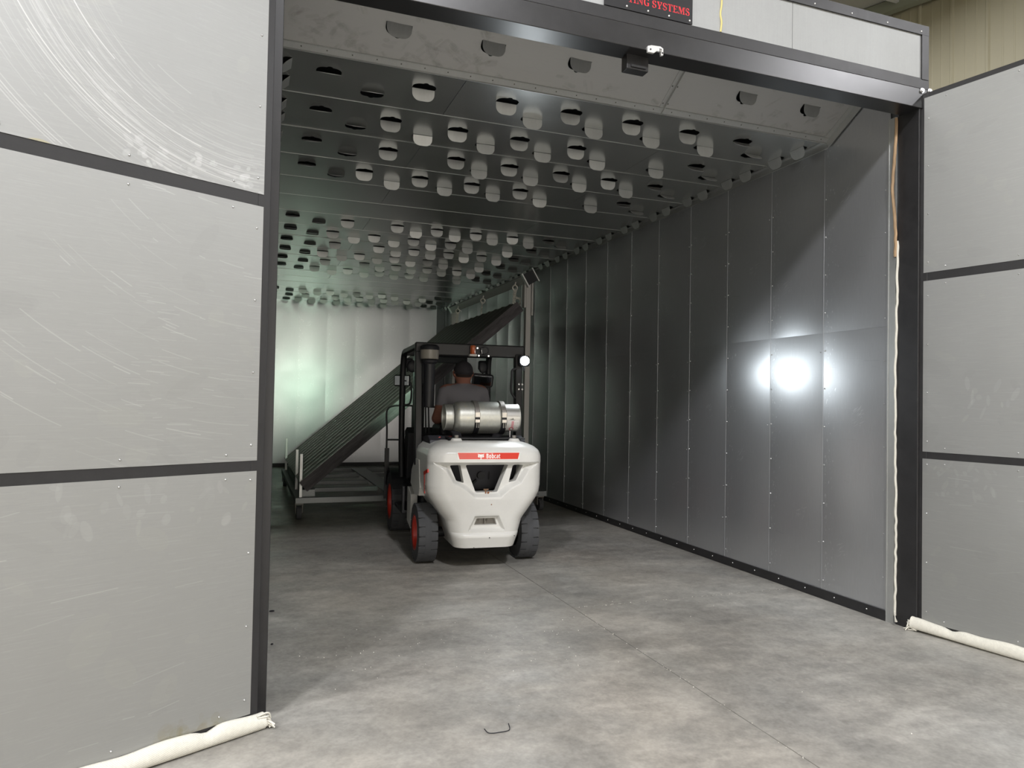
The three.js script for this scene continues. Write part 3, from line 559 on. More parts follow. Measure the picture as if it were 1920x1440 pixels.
{
  const WT = [[0.2, 0.276], [0.295, 0.305], [0.345, 0.325], [0.435, 0.35], [0.505, 0.405], [0.62, 0.482], [0.68, 0.512], [0.74, 0.522], [1.0, 0.522], [1.05, 0.505], [1.085, 0.465], [1.11, 0.41], [1.125, 0.35]];
  const ZT = [[0.2, 0.452], [0.295, 0.482], [0.315, 0.478], [0.335, 0.462], [0.5, 0.47], [0.62, 0.482], [0.93, 0.492], [0.95, 0.502], [1.03, 0.495], [1.075, 0.465], [1.105, 0.41], [1.125, 0.33]];
  const V1 = [[-0.47, 0.942], [0.47, 0.942], [0.37, 0.885], [0.30, 0.77], [0.20, 0.72], [0.115, 0.648], [-0.115, 0.648], [-0.20, 0.72], [-0.30, 0.77], [-0.37, 0.885]];
  const V2 = [[-0.105, 0.478], [0.105, 0.478], [0.165, 0.35], [-0.165, 0.35]];
  const NI = 150, NJ = 96, P = [], idx = [], zf = -0.28;
  for (let j = 0; j <= NJ; j++) {
    const y = lerp(0.2, 1.125, j / NJ), w = curve(WT, y), zr = curve(ZT, y), rc = Math.min(0.15, w * 0.4);
    const side = (zr - rc) - zf, arc = rc * Math.PI / 2, back = 2 * (w - rc);
    for (let i = 0; i <= NI; i++) {
      // more samples across the rear face
      const u = i / NI; let x, z;
      if (u < 0.08) { x = -w; z = zf + side * u / 0.08; }
      else if (u < 0.2) { const a = (u - 0.08) / 0.12 * Math.PI / 2; x = -w + rc - rc * Math.cos(a); z = zr - rc + rc * Math.sin(a); }
      else if (u <= 0.8) { x = -w + rc + back * (u - 0.2) / 0.6; z = zr; }
      else if (u <= 0.92) { const a = (0.92 - u) / 0.12 * Math.PI / 2; x = w - rc + rc * Math.cos(a); z = zr - rc + rc * Math.sin(a); }
      else { x = w; z = zf + side * (1 - u) / 0.08; }
      if (z > 0.1) {
        z += 0.022 * (1 - Math.pow(x / 0.55, 2));
        const k = sstep(0.25, 0.42, z);
        z -= k * 0.062 * sstep(0.012, -0.034, sdPoly(V1, x, y)); z -= k * 0.05 * sstep(0.006, -0.022, sdPoly(V2, x, y));
      }
      P.push(x, y, z);
    }
  }
  const R = NI + 1;
  for (let j = 0; j < NJ; j++) for (let i = 0; i < NI; i++) { const a = j * R + i, b = a + 1, c = a + R, d = c + 1; idx.push(a, b, c, b, d, c); }
  for (let j = 0; j < NJ; j++) { const a = j * R + NI, b = j * R, c = a + R, d = b + R; idx.push(a, b, c, b, d, c); }
  const cap = (j, up) => { const c0 = P.length / 3; P.push(0, P[j * R * 3 + 1], 0.1); for (let i = 0; i <= NI; i++) { const a = j * R + i, b = j * R + (i + 1) % R; up ? idx.push(c0, a, b) : idx.push(c0, b, a); } };
  cap(0, false); cap(NJ, true);
  let g = new THREE.BufferGeometry(); g.setAttribute('position', new THREE.Float32BufferAttribute(P, 3)); g.setIndex(idx); g.computeVertexNormals();
  g.setAttribute('uv', new THREE.Float32BufferAttribute(new Float32Array(P.length / 3 * 2), 2));
  const ev = new Evaluator(); ev.attributes = ['position', 'normal', 'uv']; ev.useGroups = false;
  const hole = (pts, z0, z1) => { const h = prism(pts, z1 - z0); h.translate(0, 0, z0); const b = new Brush(h); b.updateMatrixWorld(); return b; };
  let br = new Brush(g); br.updateMatrixWorld();
  const rnd4 = (q, r) => { const s = new THREE.Shape(); const n = q.length; q.forEach((p, i) => { const a = q[(i + n - 1) % n], b = q[(i + 1) % n], u = [a[0] - p[0], a[1] - p[1]], w = [b[0] - p[0], b[1] - p[1]], lu = Math.hypot(...u), lw = Math.hypot(...w), p1 = [p[0] + u[0] / lu * r, p[1] + u[1] / lu * r], p2 = [p[0] + w[0] / lw * r, p[1] + w[1] / lw * r]; i ? s.lineTo(...p1) : s.moveTo(...p1); s.quadraticCurveTo(...p, ...p2); }); return s.getPoints(4).map((v) => [v.x, v.y]); };
  const cuts = [[[-0.195, 0.925], [0.195, 0.925], [0.098, 0.682], [-0.098, 0.682]], [[-0.335, 0.922], [-0.24, 0.924], [-0.203, 0.765], [-0.272, 0.782]], [[0.24, 0.924], [0.335, 0.922], [0.272, 0.782], [0.203, 0.765]]];
  for (const c of cuts) br = ev.evaluate(br, hole(rnd4(c, 0.014), 0.28, 0.7), SUBTRACTION);
  br = ev.evaluate(br, hole(rnd4([[-0.082, 0.452], [0.082, 0.452], [0.104, 0.393], [-0.104, 0.393]], 0.008), 0.385, 0.7), SUBTRACTION);
  const inner = new Brush(span(-0.36, 0.36, 0.66, 0.97, -0.1, 0.34)); inner.updateMatrixWorld(); br = ev.evaluate(br, inner, SUBTRACTION);
  const cg = toCreasedNormals(br.geometry, 0.45);
  F('counterweight', cg, whitePaint).userData.label = 'glossy white counterweight with a V-shaped grille opening';
  // things seen through the openings
  F('radiator_shroud', [span(-0.355, 0.355, 0.665, 0.965, -0.095, -0.02)], plastic);
  for (let k = 0; k < 9; k++) F('radiator_fin', span(-0.33, 0.33, 0.69 + k * 0.03, 0.70 + k * 0.03, -0.02, 0.01), darkIron);
  F('radiator_bits', [rod([0.02, 0.80, 0.12], [0.02, 0.80, 0.17], 0.035), rod([0.10, 0.76, 0.13], [0.10, 0.88, 0.13], 0.008), rod([0.15, 0.86, 0.13], [0.12, 0.93, 0.16], 0.008), span(-0.17, -0.03, 0.93, 0.955, 0.1, 0.3), rod([-0.08, 0.7, 0.13], [-0.02, 0.76, 0.15], 0.012)], darkIron);
  F('tow_pin', [rod([0.005, 0.672, 0.40], [0.005, 0.705, 0.40], 0.01), rod([0.005, 0.665, 0.40], [0.005, 0.674, 0.40], 0.026), rod([-0.015, 0.70, 0.40], [0.03, 0.70, 0.40], 0.006)], std({ color: 0x8a6f58, metalness: 0.5, roughness: 0.7 }));
  for (const x of [-0.042, 0.03]) F('bolt', [rod([x, 0.43, 0.386], [x, 0.43, 0.402], 0.019, 0.019, 20), rod([x, 0.43, 0.40], [x, 0.43, 0.412], 0.012, 0.012, 6)], greyCast);
  F('recess_plate', [span(-0.1, 0.1, 0.394, 0.45, 0.384, 0.387), span(-0.006, 0.006, 0.396, 0.45, 0.386, 0.41)], greyCast);
  // rust and chips
  const rust = std({ color: 0x8a5a38, roughness: 0.9 }), rs = [];
  const blot = (x, y, z, s) => { const b = new THREE.SphereGeometry(s, 7, 5); b.scale(1, rr(0.8, 1.8), 0.12); b.translate(x, y, z); rs.push(b); };
  for (let i = 0; i < 9; i++) blot(0.045 + rr(-0.014, 0.014), 0.598 + rr(-0.02, 0.02), 0.5005, rr(0.003, 0.008));
  for (let i = 0; i < 7; i++) blot(rr(-0.03, 0.05), 0.678, 0.42 + rr(0, 0.04), rr(0.004, 0.01));
  stuff(F('rust_marks', rs, rust));
  const ch = []; for (const [x, y, z] of [[0.02, 0.292, 0.51], [0.25, 0.30, 0.498], [-0.11, 0.205, 0.474], [0.49, 0.63, 0.42], [0.5, 0.65, 0.40]]) { const b = new THREE.SphereGeometry(0.006, 6, 4); b.scale(1, 0.7, 0.3); b.translate(x, y, z); ch.push(b); }
  stuff(F('paint_chips', ch, darkIron));
}
// --- rear band with emblem and lettering
{
  const tex = canvasTex(1024, 128, (c, w, h) => {
    c.fillStyle = '#f2efe9'; c.fillRect(0, 0, w, h); c.fillStyle = '#e2351f';
    c.beginPath(); c.moveTo(10, 10); c.lineTo(w - 10, 10); c.lineTo(w - 28, h - 10); c.lineTo(28, h - 10); c.closePath(); c.fill();
    c.fillStyle = '#fdfbf6'; c.save(); c.translate(378, 64);   // cat head emblem
    c.beginPath(); [[-50, -44], [-36, -26], [-18, -30], [0, -24], [18, -30], [36, -26], [52, -46], [46, -12], [50, 8], [40, 24], [22, 18], [14, 34], [-14, 34], [-22, 18], [-42, 26], [-50, 8], [-44, -12]].forEach(([x, y], i) => i ? c.lineTo(x, y) : c.moveTo(x, y)); c.closePath(); c.fill();
    c.beginPath(); c.ellipse(0, 48, 13, 6, 0, 0, 7); c.fill();
    c.fillStyle = '#d42f1b'; for (const s of [-1, 1]) { c.beginPath(); c.moveTo(s * 8, 4); c.lineTo(s * 30, -8); c.lineTo(s * 26, 6); c.closePath(); c.fill(); c.fillRect(s * 12 - 2, 14, 4, 16); }
    c.restore();
    c.fillStyle = '#fdfbf6'; c.textAlign = 'left'; c.textBaseline = 'middle'; c.save(); c.translate(462, 66); c.scale(0.74, 1.12); c.font = 'bold 96px sans-serif'; c.fillText('Bobcat', 0, 0); c.restore();
  });
  const N = 24, P = [], U = [], I = [];
  for (let i = 0; i <= N; i++) for (const k of [0, 1]) { const t = i / N, x = lerp(-0.285, 0.285, t), y = k ? 1.04 : 0.974, zz = (k ? 0.4938 : 0.5000) + 0.0205 * (1 - Math.pow(x / 0.55, 2)) + 0.004; P.push(x * (k ? 1 : 0.975), y, zz); U.push(t, k); }
  for (let i = 0; i < N; i++) { const a = i * 2; I.push(a, a + 2, a + 1, a + 1, a + 2, a + 3); }
  const g = new THREE.BufferGeometry(); g.setAttribute('position', new THREE.Float32BufferAttribute(P, 3)); g.setAttribute('uv', new THREE.Float32BufferAttribute(U, 2)); g.setIndex(I); g.computeVertexNormals();
  const m = new THREE.Mesh(g, phys({ map: tex, roughness: 0.4, clearcoat: 0.3 })); m.name = 'rear_band'; m.castShadow = m.receiveShadow = true; m.userData.label = 'red band decal with a white cat emblem and lettering'; fork.add(m);
  // side stripe on the left shoulder
  F('side_stripe', [bar([-0.525, 0.835, 0.26], [-0.514, 0.872, 0.40], 0.014, 0.03), bar([-0.523, 0.835, 0.26], [-0.523, 0.66, 0.285], 0.008, 0.028)], redPaint);
  const dt = canvasTex(128, 128, (c) => { c.fillStyle = '#e3e1da'; c.fillRect(0, 0, 128, 128); c.fillStyle = '#333'; c.font = 'bold 84px sans-serif'; c.textAlign = 'center'; c.textBaseline = 'middle'; c.fillText('25', 64, 66); });
  const pm = new THREE.Mesh(new THREE.PlaneGeometry(0.07, 0.07), std({ map: dt, roughness: 0.5 })); pm.name = 'model_number'; pm.rotation.y = -Math.PI / 2 + 0.0; pm.position.set(-0.5245, 0.72, 0.325); fork.add(pm);
}
// --- wheels
function wheel(x, z, R, W, name) {
  const s = Math.sign(x), t = [];
  const core = lathe([[R * 0.56, -W / 2], [R * 0.62, -W / 2 - 0.004], [R * 0.9, -W / 2 + 0.002], [R * 0.955, -W / 2 + 0.012], [R * 0.962, -W * 0.3], [R * 0.975, 0], [R * 0.962, W * 0.3], [R * 0.955, W / 2 - 0.012], [R * 0.9, W / 2 - 0.002], [R * 0.62, W / 2 + 0.004], [R * 0.56, W / 2]], 64); core.rotateZ(Math.PI / 2); t.push(core);
  const cen = lathe([[R * 0.95, -W * 0.17], [R, -W * 0.16], [R, W * 0.16], [R * 0.95, W * 0.17]], 64); cen.rotateZ(Math.PI / 2); t.push(cen);
  const n = 20; for (let k = 0; k < n; k++) for (const e of [-1, 1]) {            // shoulder lugs with gaps between
    const a0 = (k + (e > 0 ? 0.5 : 0)) / n * Math.PI * 2, a1 = a0 + Math.PI * 2 / n * 0.86, sh = new THREE.Shape(); const M = 4;
    for (let i = 0; i <= M; i++) { const a = lerp(a0, a1, i / M); i ? sh.lineTo(R * 0.998 * Math.cos(a), R * 0.998 * Math.sin(a)) : sh.moveTo(R * 0.998 * Math.cos(a), R * 0.998 * Math.sin(a)); }
    for (let i = M; i >= 0; i--) { const a = lerp(a0, a1, i / M); sh.lineTo(R * 0.93 * Math.cos(a), R * 0.93 * Math.sin(a)); }
    const g = new THREE.ExtrudeGeometry(sh, { depth: W * 0.345, bevelEnabled: true, bevelThickness: 0.004, bevelSize: 0.003, bevelOffset: -0.003, bevelSegments: 1, curveSegments: 4 }); g.translate(0, 0, e > 0 ? W * 0.14 : -W * 0.485); g.rotateY(Math.PI / 2); t.push(g);
  }
  const tm = F(name, t, rubber); tm.position.set(x, R, z);
  const rim = lathe([[0.0001, 0.02], [R * 0.2, 0.03], [R * 0.22, 0.0], [R * 0.46, -0.015], [R * 0.48, W * 0.42], [R * 0.57, W * 0.5], [R * 0.6, W * 0.5 + 0.006], [R * 0.6, W * 0.3]], 48); rim.rotateZ(-s * Math.PI / 2); rim.scale(1, 1, 1);
  const nuts = []; for (let k = 0; k < 6; k++) { const a = k / 6 * Math.PI * 2; const r = rod([-s * 0.01, R * 0.32 * Math.cos(a), R * 0.32 * Math.sin(a)], [s * 0.012, R * 0.32 * Math.cos(a), R * 0.32 * Math.sin(a)], 0.011, 0.011, 6); nuts.push(r); }
  F('rim', rim, redPaint, tm); stuff(F('wheel_nuts', nuts, darkIron, tm));
}
for (const s of [-1, 1]) { wheel(s * 0.475, 0, 0.268, 0.17, 'rear_wheel'); wheel(s * 0.495, -1.64, 0.33, 0.215, 'front_wheel'); }
// --- chassis, hood, covers
F('axle', [rod([-0.45, 0.268, 0], [0.45, 0.268, 0], 0.045), span(-0.2, 0.2, 0.2, 0.4, -0.12, 0.12)], darkIron);
F('front_axle', [rod([-0.42, 0.33, -1.64], [0.42, 0.33, -1.64], 0.09), span(-0.3, 0.3, 0.18, 0.6, -1.8, -1.45)], darkIron);
F('chassis', [span(-0.46, 0.46, 0.24, 0.62, -1.5, -0.3, 0.03), span(-0.28, 0.28, 0.22, 0.66, -0.35, 0.2, 0.03)], darkIron);
{
  const pr = (pts, x0, x1) => { const g = prism(pts, Math.abs(x1 - x0), 0.006); g.rotateY(-Math.PI / 2); g.translate(Math.max(x0, x1), 0, 0); return g; };   // profile in (z, y), extruded along x
  for (const s of [-1, 1]) {
    F('side_cover', pr([[-0.28, 0.58], [-0.02, 0.60], [0.02, 0.68], [-0.05, 0.93], [-0.30, 0.93], [-0.50, 0.80], [-0.56, 0.66]], s * 0.47, s * 0.522), whitePaint);
    F('step_plate', pr([[-0.36, 0.24], [-0.36, 0.57], [-0.52, 0.62], [-0.60, 0.62], [-0.60, 0.28]], s * 0.49, s * 0.545), std({ color: 0xb9b8b3, roughness: 0.55 }));
    F('step', [span(s * 0.40, s * 0.60, 0.34, 0.38, -1.22, -0.62, 0.01), span(s * 0.58, s * 0.60, 0.36, 0.62, -0.64, -0.58)], plastic);
    const fen = []; const N = 16; for (let i = 0; i < N; i++) { const a0 = Math.PI * (0.05 + 0.82 * i / N), a1 = Math.PI * (0.05 + 0.82 * (i + 1) / N), r = 0.37; fen.push(bar([s * 0.5, 0.33 + r * Math.sin(a0), -1.64 + r * Math.cos(a0)], [s * 0.5, 0.33 + r * Math.sin(a1), -1.64 + r * Math.cos(a1)], 0.235, 0.018)); } F('fender', fen, plastic);
  }
  F('hood', pr([[0.16, 0.94], [0.10, 1.12], [-0.02, 1.16], [-0.72, 1.10], [-0.86, 1.02], [-0.86, 0.62], [0.10, 0.66]], -0.45, 0.45), plasticGrey);
  for (const s of [-1, 1]) F('hood_flank', (() => { const g = prism([[0.10, 1.11], [-0.10, 1.16], [-0.55, 0.98], [-0.62, 0.84], [-0.45, 0.80], [0.02, 0.98]], 0.06, 0.012); g.rotateY(-Math.PI / 2); g.rotateZ(s * 0.35); g.translate(s * 0.50 + (s < 0 ? 0.36 : -0.30), s < 0 ? 0.17 : 0.17, 0); return g; })(), plasticGrey);
  F('hood_stripe', bar([-0.40, 1.115, 0.02], [-0.34, 1.135, 0.02], 0.03, 0.03), redPaint); F('hood_stripe', bar([-0.30, 1.14, 0.02], [-0.14, 1.155, 0.01], 0.01, 0.014), redPaint);
  F('cowl', pr([[-1.30, 0.62], [-1.22, 1.12], [-1.36, 1.18], [-1.50, 1.14], [-1.52, 0.60]], -0.46, 0.46), plastic);
  F('floor_plate', span(-0.48, 0.48, 0.60, 0.63, -1.5, -0.8), plastic);
}
// seat, steering
F('seat_cushion', span(-0.25, 0.25, 1.10, 1.24, -1.02, -0.52, 0.05), plastic);
F('seat_back', (() => { const g = span(-0.23, 0.23, 1.18, 1.44, -0.05, 0.05, 0.045); g.translate(0, -1.31, 0); g.rotateX(0.16); g.translate(0, 1.31, -0.50); return g; })(), plastic);
F('steering_wheel', (() => { const g = new THREE.TorusGeometry(0.16, 0.014, 10, 36); g.rotateX(-0.9); g.translate(-0.02, 1.33, -1.12); return [g, rod([-0.02, 1.32, -1.13], [-0.02, 1.05, -1.34], 0.025), bar([-0.17, 1.33, -1.12], [0.13, 1.33, -1.12], 0.02, 0.012)]; })(), plastic);
F('lever', [0.2, 0.26, 0.32].flatMap((x) => [rod([x, 1.12, -1.28], [x, 1.30, -1.24], 0.007), new THREE.SphereGeometry(0.018, 12, 8).translate(x, 1.31, -1.24)]), plastic);
// --- overhead guard
{
  const B = (a, b, w, h) => bar(a, b, w, h, 0.012);
  F('guard_rear_beam', span(-0.54, 0.57, 1.925, 2.05, -0.40, -0.33, 0.015), guardPaint);
  F('guard_front_beam', span(-0.50, 0.50, 1.98, 2.04, -1.50, -1.44, 0.012), guardPaint);
  for (const s of [-1, 1]) {
    F('guard_rear_post', [B([s * 0.50, 0.86, -0.28], [s * 0.505, 1.96, -0.36], 0.07, 0.09)], guardPaint);
    F('guard_side_rail', [B([s * 0.50, 2.02, -0.36], [s * 0.49, 2.02, -1.40], 0.06, 0.05)], guardPaint);
    F('guard_front_post', tube([[s * 0.49, 2.02, -1.36], [s * 0.492, 2.0, -1.47], [s * 0.495, 1.90, -1.52], [s * 0.498, 1.5, -1.54], [s * 0.50, 1.0, -1.50], [s * 0.50, 0.62, -1.42]], 0.034, 60, 12), guardPaint);
  }
  for (const x of [-0.33, -0.165, 0, 0.165, 0.33]) F('guard_bar', B([x, 2.02, -0.38], [x, 2.02, -1.46], 0.025, 0.035), guardPaint);
  F('grab_handle', [tube([[0.475, 1.82, -0.30], [0.435, 1.80, -0.30], [0.43, 1.74, -0.30], [0.43, 1.58, -0.30], [0.47, 1.52, -0.30]], 0.012, 30, 10), tube([[-0.49, 1.70, -1.52], [-0.42, 1.68, -1.50], [-0.42, 1.44, -1.50], [-0.49, 1.42, -1.50]], 0.011, 30, 8)], plastic);
  for (const y of [1.66, 1.61]) for (const x of [0.495, 0.53]) F('post_bolt', rod([x, y, -0.275], [x, y, -0.262], 0.009), chrome);
  // gas struts and hoses beside the left post
  F('hose', [tube([[-0.40, 1.78, -0.42], [-0.47, 1.55, -0.40], [-0.52, 1.40, -0.42]], 0.006, 24, 6), tube([[-0.385, 1.78, -0.42], [-0.45, 1.55, -0.40], [-0.50, 1.40, -0.42]], 0.006, 24, 6), rod([-0.34, 1.15, -0.62], [-0.36, 1.72, -0.66], 0.008), rod([-0.37, 1.15, -0.64], [-0.385, 1.72, -0.66], 0.008)], darkIron);
}
// beacon, alarm, air pre-cleaner, mirrors, lamps
{
  const bp = [0.025, 1.985, -0.30];
  const bc = F('beacon', [lathe([[0.0001, 0.052], [0.02, 0.05], [0.027, 0.042], [0.028, -0.04], [0.0001, -0.04]], 24).translate(...bp)], phys({ color: 0xd9661a, roughness: 0.15, transmission: 0.55, thickness: 0.02, ior: 1.45 })); bc.userData.label = 'amber beacon';
  F('beacon_core', rod([bp[0], bp[1] - 0.038, bp[2]], [bp[0], bp[1] + 0.02, bp[2]], 0.012), std({ color: 0xe58a35, roughness: 0.4 }), bc);
  F('beacon_base', [span(-0.012, 0.062, 1.925, 1.946, -0.33, -0.27, 0.004)], std({ color: 0xc9c5c0, roughness: 0.5 }), bc);
  F('alarm', [rod([0.145, 1.985, -0.335], [0.145, 1.985, -0.29], 0.04), new THREE.TorusGeometry(0.036, 0.006, 8, 28).translate(0.145, 1.985, -0.29)], plastic);
  F('alarm_clip', tube([[0.112, 2.01, -0.29], [0.108, 1.985, -0.283], [0.115, 1.955, -0.288]], 0.005, 14, 6), chrome);
  for (const [x, y] of [[0.075, 2.01], [0.09, 1.935], [0.19, 1.935]]) F('beam_screw', rod([x, y, -0.33], [x, y, -0.315], 0.008), chrome);
  const pc = F('air_stack', [rod([-0.415, 1.42, -0.24], [-0.415, 1.86, -0.24], 0.052, 0.055, 24), lathe([[0.056, 0], [0.075, 0.02], [0.083, 0.05], [0.0001, 0.05]], 28).translate(-0.415, 1.83, -0.24), lathe([[0.092, 0], [0.09, 0.03], [0.07, 0.05], [0.0001, 0.06]], 28).translate(-0.415, 1.968, -0.24)], plastic);
  F('dust_bowl', lathe([[0.080, 0.0], [0.086, 0.005], [0.090, 0.085], [0.088, 0.09], [0.0001, 0.09]], 32).translate(-0.415, 1.88, -0.24), phys({ color: 0x9b958a, roughness: 0.35, transmission: 0.35, thickness: 0, metalness: 0 }), pc);
  const mir = std({ color: 0xcfd2d4, metalness: 1, roughness: 0.06 });
  const mr = F('mirror', (() => { const s = new THREE.Shape(); s.moveTo(-0.11, 0.05); s.quadraticCurveTo(-0.115, 0.075, -0.085, 0.075); s.lineTo(0.1, 0.06); s.quadraticCurveTo(0.125, 0.055, 0.12, 0.02); s.lineTo(0.11, -0.055); s.quadraticCurveTo(0.105, -0.075, 0.08, -0.075); s.lineTo(-0.09, -0.06); s.quadraticCurveTo(-0.12, -0.055, -0.12, -0.03); s.closePath(); const g = new THREE.ExtrudeGeometry(s, { depth: 0.03, bevelEnabled: true, bevelThickness: 0.008, bevelSize: 0.006, bevelSegments: 2 }); g.rotateX(0.22); g.rotateY(-0.25); g.translate(0.40, 1.725, -1.40); return g; })(), plastic); mr.userData.label = 'wide rear view mirror';
  F('mirror_glass', (() => { const g = new RoundedBoxGeometry(0.205, 0.108, 0.004, 2, 0.002); g.rotateZ(-0.06); g.translate(0.0, 0, 0.042); g.rotateX(0.22); g.rotateY(-0.25); g.translate(0.40, 1.725, -1.40); return g; })(), mir, mr);
  F('round_mirror', [(() => { const g = new THREE.SphereGeometry(0.065, 24, 14); g.scale(0.8, 1.05, 0.3); g.translate(0.405, 1.87, -1.42); return g; })(), rod([0.45, 1.86, -1.44], [0.50, 1.86, -1.52], 0.006), rod([0.45, 1.79, -1.44], [0.50, 1.80, -1.52], 0.006)], plastic);
  const ml = F('mirror', (() => { const g = new RoundedBoxGeometry(0.19, 0.13, 0.04, 3, 0.018); g.rotateY(-0.5); g.translate(-0.50, 1.70, -1.55); return g; })(), plastic);
  F('mirror_glass', (() => { const g = new RoundedBoxGeometry(0.165, 0.105, 0.004, 2, 0.002); g.translate(0, 0, 0.021); g.rotateY(-0.5); g.translate(-0.50, 1.70, -1.55); return g; })(), mir, ml);
  F('round_mirror', (() => { const g = new THREE.SphereGeometry(0.07, 24, 14); g.scale(0.85, 1, 0.35); g.translate(-0.41, 1.86, -1.42); return g; })(), plastic);
}
function lampUnit(name, x, y, z, facing, lit) {      // facing +1: towards the rear
  const h = F(name, [(() => { const g = new RoundedBoxGeometry(0.11, 0.11, 0.06, 3, 0.02); g.translate(x, y, z - facing * 0.035); return g; })(), rod([x, y - 0.05, z - facing * 0.03], [x, y - 0.10, z - facing * 0.03], 0.01)], plastic);
  F('lens', (() => { const g = new THREE.CylinderGeometry(0.045, 0.045, 0.012, 28); g.rotateX(Math.PI / 2); g.translate(x, y, z); return g; })(), std({ color: 0xffffff, emissive: lit.color, emissiveIntensity: lit.glow, roughness: 0.4 }), h);
  return h;
}
const local = (x, y, z) => V(x, y, z).applyAxisAngle(V(0, 1, 0), FYAW).add(V(FX, 0, FZ));
{
  const cool = 0xf2fbff, green = 0xd2ffdc;
  lampUnit('rear_work_lamp', 0.545, 1.895, -0.24, 1, { color: cool, glow: 40 }).userData.label = 'lit white rear work lamp';
  const r = new THREE.SpotLight(cool, REAR_LAMP, 0, 1.25, 0.9, 2); r.position.copy(local(0.545, 1.895, -0.215)); r.target.position.copy(local(0.75, 0.9, 4)); r.castShadow = true; r.shadow.radius = 2; r.name = 'rear_work_light'; scene.add(r, r.target); r.target.name = 'rear_work_light_target';
  for (const s of [-1, 1]) {
    lampUnit('front_work_lamp', s * 0.44, 1.90, -1.60, -1, { color: green, glow: s < 0 ? 25 : 0 });
    if (s > 0) continue;
    const f = new THREE.SpotLight(green, FRONT_LAMP, 0, 0.75, 0.9, 2); f.position.copy(local(s * 0.44, 1.90, -1.63)); f.target.position.copy(local(s * 0.44 - 0.7, 0.95, -9.6)); f.castShadow = true; f.shadow.radius = 2; f.name = 'front_work_light'; scene.add(f, f.target); f.target.name = 'front_work_light_target';
  }
}
// mast, carriage, forks
{
  for (const s of [-1, 1]) {
    F('mast_rail', [span(s * 0.235, s * 0.315, 0.08, 2.02, -1.98, -1.84, 0.006), span(s * 0.19, s * 0.25, 0.10, 2.0, -1.96, -1.87, 0.004)], darkIron);
    F('lift_cylinder', [rod([s * 0.275, 0.3, -1.80], [s * 0.275, 1.3, -1.80], 0.035), rod([s * 0.275, 1.3, -1.80], [s * 0.275, 1.98, -1.80], 0.022)], [darkIron, chrome][0]);
    F('fork_arm', [span(s * 0.19, s * 0.29, 0.05, 0.62, -2.16, -2.115, 0.008), bar([s * 0.24, 0.075, -2.13], [s * 0.24, 0.055, -3.15], 0.1, 0.04)], darkIron);
  }
  for (const g of [span(-0.3, 0.3, 1.93, 2.0, -1.86, -1.80, 0.006), span(-0.3, 0.3, 1.0, 1.08, -1.99, -1.95), span(-0.3, 0.3, 0.15, 0.25, -1.99, -1.86)]) F('mast_crossbar', g, darkIron);
  F('carriage', [span(-0.5, 0.5, 0.16, 0.24, -2.11, -2.05, 0.006), span(-0.5, 0.5, 0.56, 0.63, -2.11, -2.05, 0.006), span(-0.06, 0.06, 0.2, 0.6, -2.10, -2.02)], darkIron);
  F('load_backrest', [tube([[-0.60, 0.50, -2.08], [-0.60, 1.10, -2.08], [-0.60, 1.36, -2.08], [-0.55, 1.40, -2.08], [0.0, 1.40, -2.08], [0.55, 1.40, -2.08], [0.60, 1.36, -2.08], [0.60, 1.10, -2.08], [0.60, 0.50, -2.08]], 0.011, 90, 8), rod([-0.60, 1.0, -2.08], [0.60, 1.0, -2.08], 0.011), rod([-0.60, 0.72, -2.08], [0.60, 0.72, -2.08], 0.014), rod([-0.3, 0.63, -2.08], [-0.3, 1.40, -2.08], 0.009), rod([0.3, 0.63, -2.08], [0.3, 1.40, -2.08], 0.009), span(-0.62, -0.57, 0.30, 0.90, -2.10, -2.06)], blackSteel);
}
// tank cradle on the counterweight
F('tank_cradle', [span(-0.30, 0.42, 1.135, 1.15, -0.12, 0.22, 0.005), ...[-0.27, 0.30].flatMap((x) => [new THREE.CylinderGeometry(0.03, 0.055, 0.04, 20).translate(x, 1.125, 0.22)])], plastic);
for (const x of [-0.24, 0.30]) { F('cradle_foot', new THREE.CylinderGeometry(0.04, 0.065, 0.035, 24).translate(x, 1.13, 0.26), whitePaint); F('cradle_bolt', rod([x, 1.15, 0.26], [x, 1.175, 0.26], 0.02, 0.02, 6), greyCast); }
for (const x of [-0.03, 0.225]) {
  const st = F('cradle_strap', (() => { const sh = new THREE.Shape(); sh.absarc(0, 0, 0.158, -2.6, 0.5, false); sh.absarc(0, 0, 0.152, 0.5, -2.6, true); const g = new THREE.ExtrudeGeometry(sh, { depth: 0.048, bevelEnabled: false, curveSegments: 40 }); g.rotateY(-Math.PI / 2); g.translate(x + 0.024, 1.33, 0.03); return [g]; })(), plastic);
  const band = (() => { const sh = new THREE.Shape(); sh.absarc(0, 0, 0.160, 0.25, 2.9, false); sh.absarc(0, 0, 0.1525, 2.9, 0.25, true); const g = new THREE.ExtrudeGeometry(sh, { depth: 0.042, bevelEnabled: false, curveSegments: 40 }); g.rotateY(-Math.PI / 2); g.translate(x + 0.021, 1.33, 0.03); return g; })();
  F('strap_band', [band], std({ color: 0x96918b, metalness: 0.8, roughness: 0.45 }), st);
  F('buckle', [span(x - 0.024, x + 0.024, 1.335, 1.385, 0.183, 0.197, 0.004), span(x - 0.024, x + 0.024, 1.285, 1.318, 0.186, 0.196, 0.006), rod([x - 0.006, 1.285, 0.187], [x - 0.006, 1.24, 0.178], 0.004), rod([x + 0.012, 1.285, 0.187], [x + 0.012, 1.24, 0.178], 0.004)], std({ color: 0xc9c4bc, metalness: 0.9, roughness: 0.35 }), st);
}

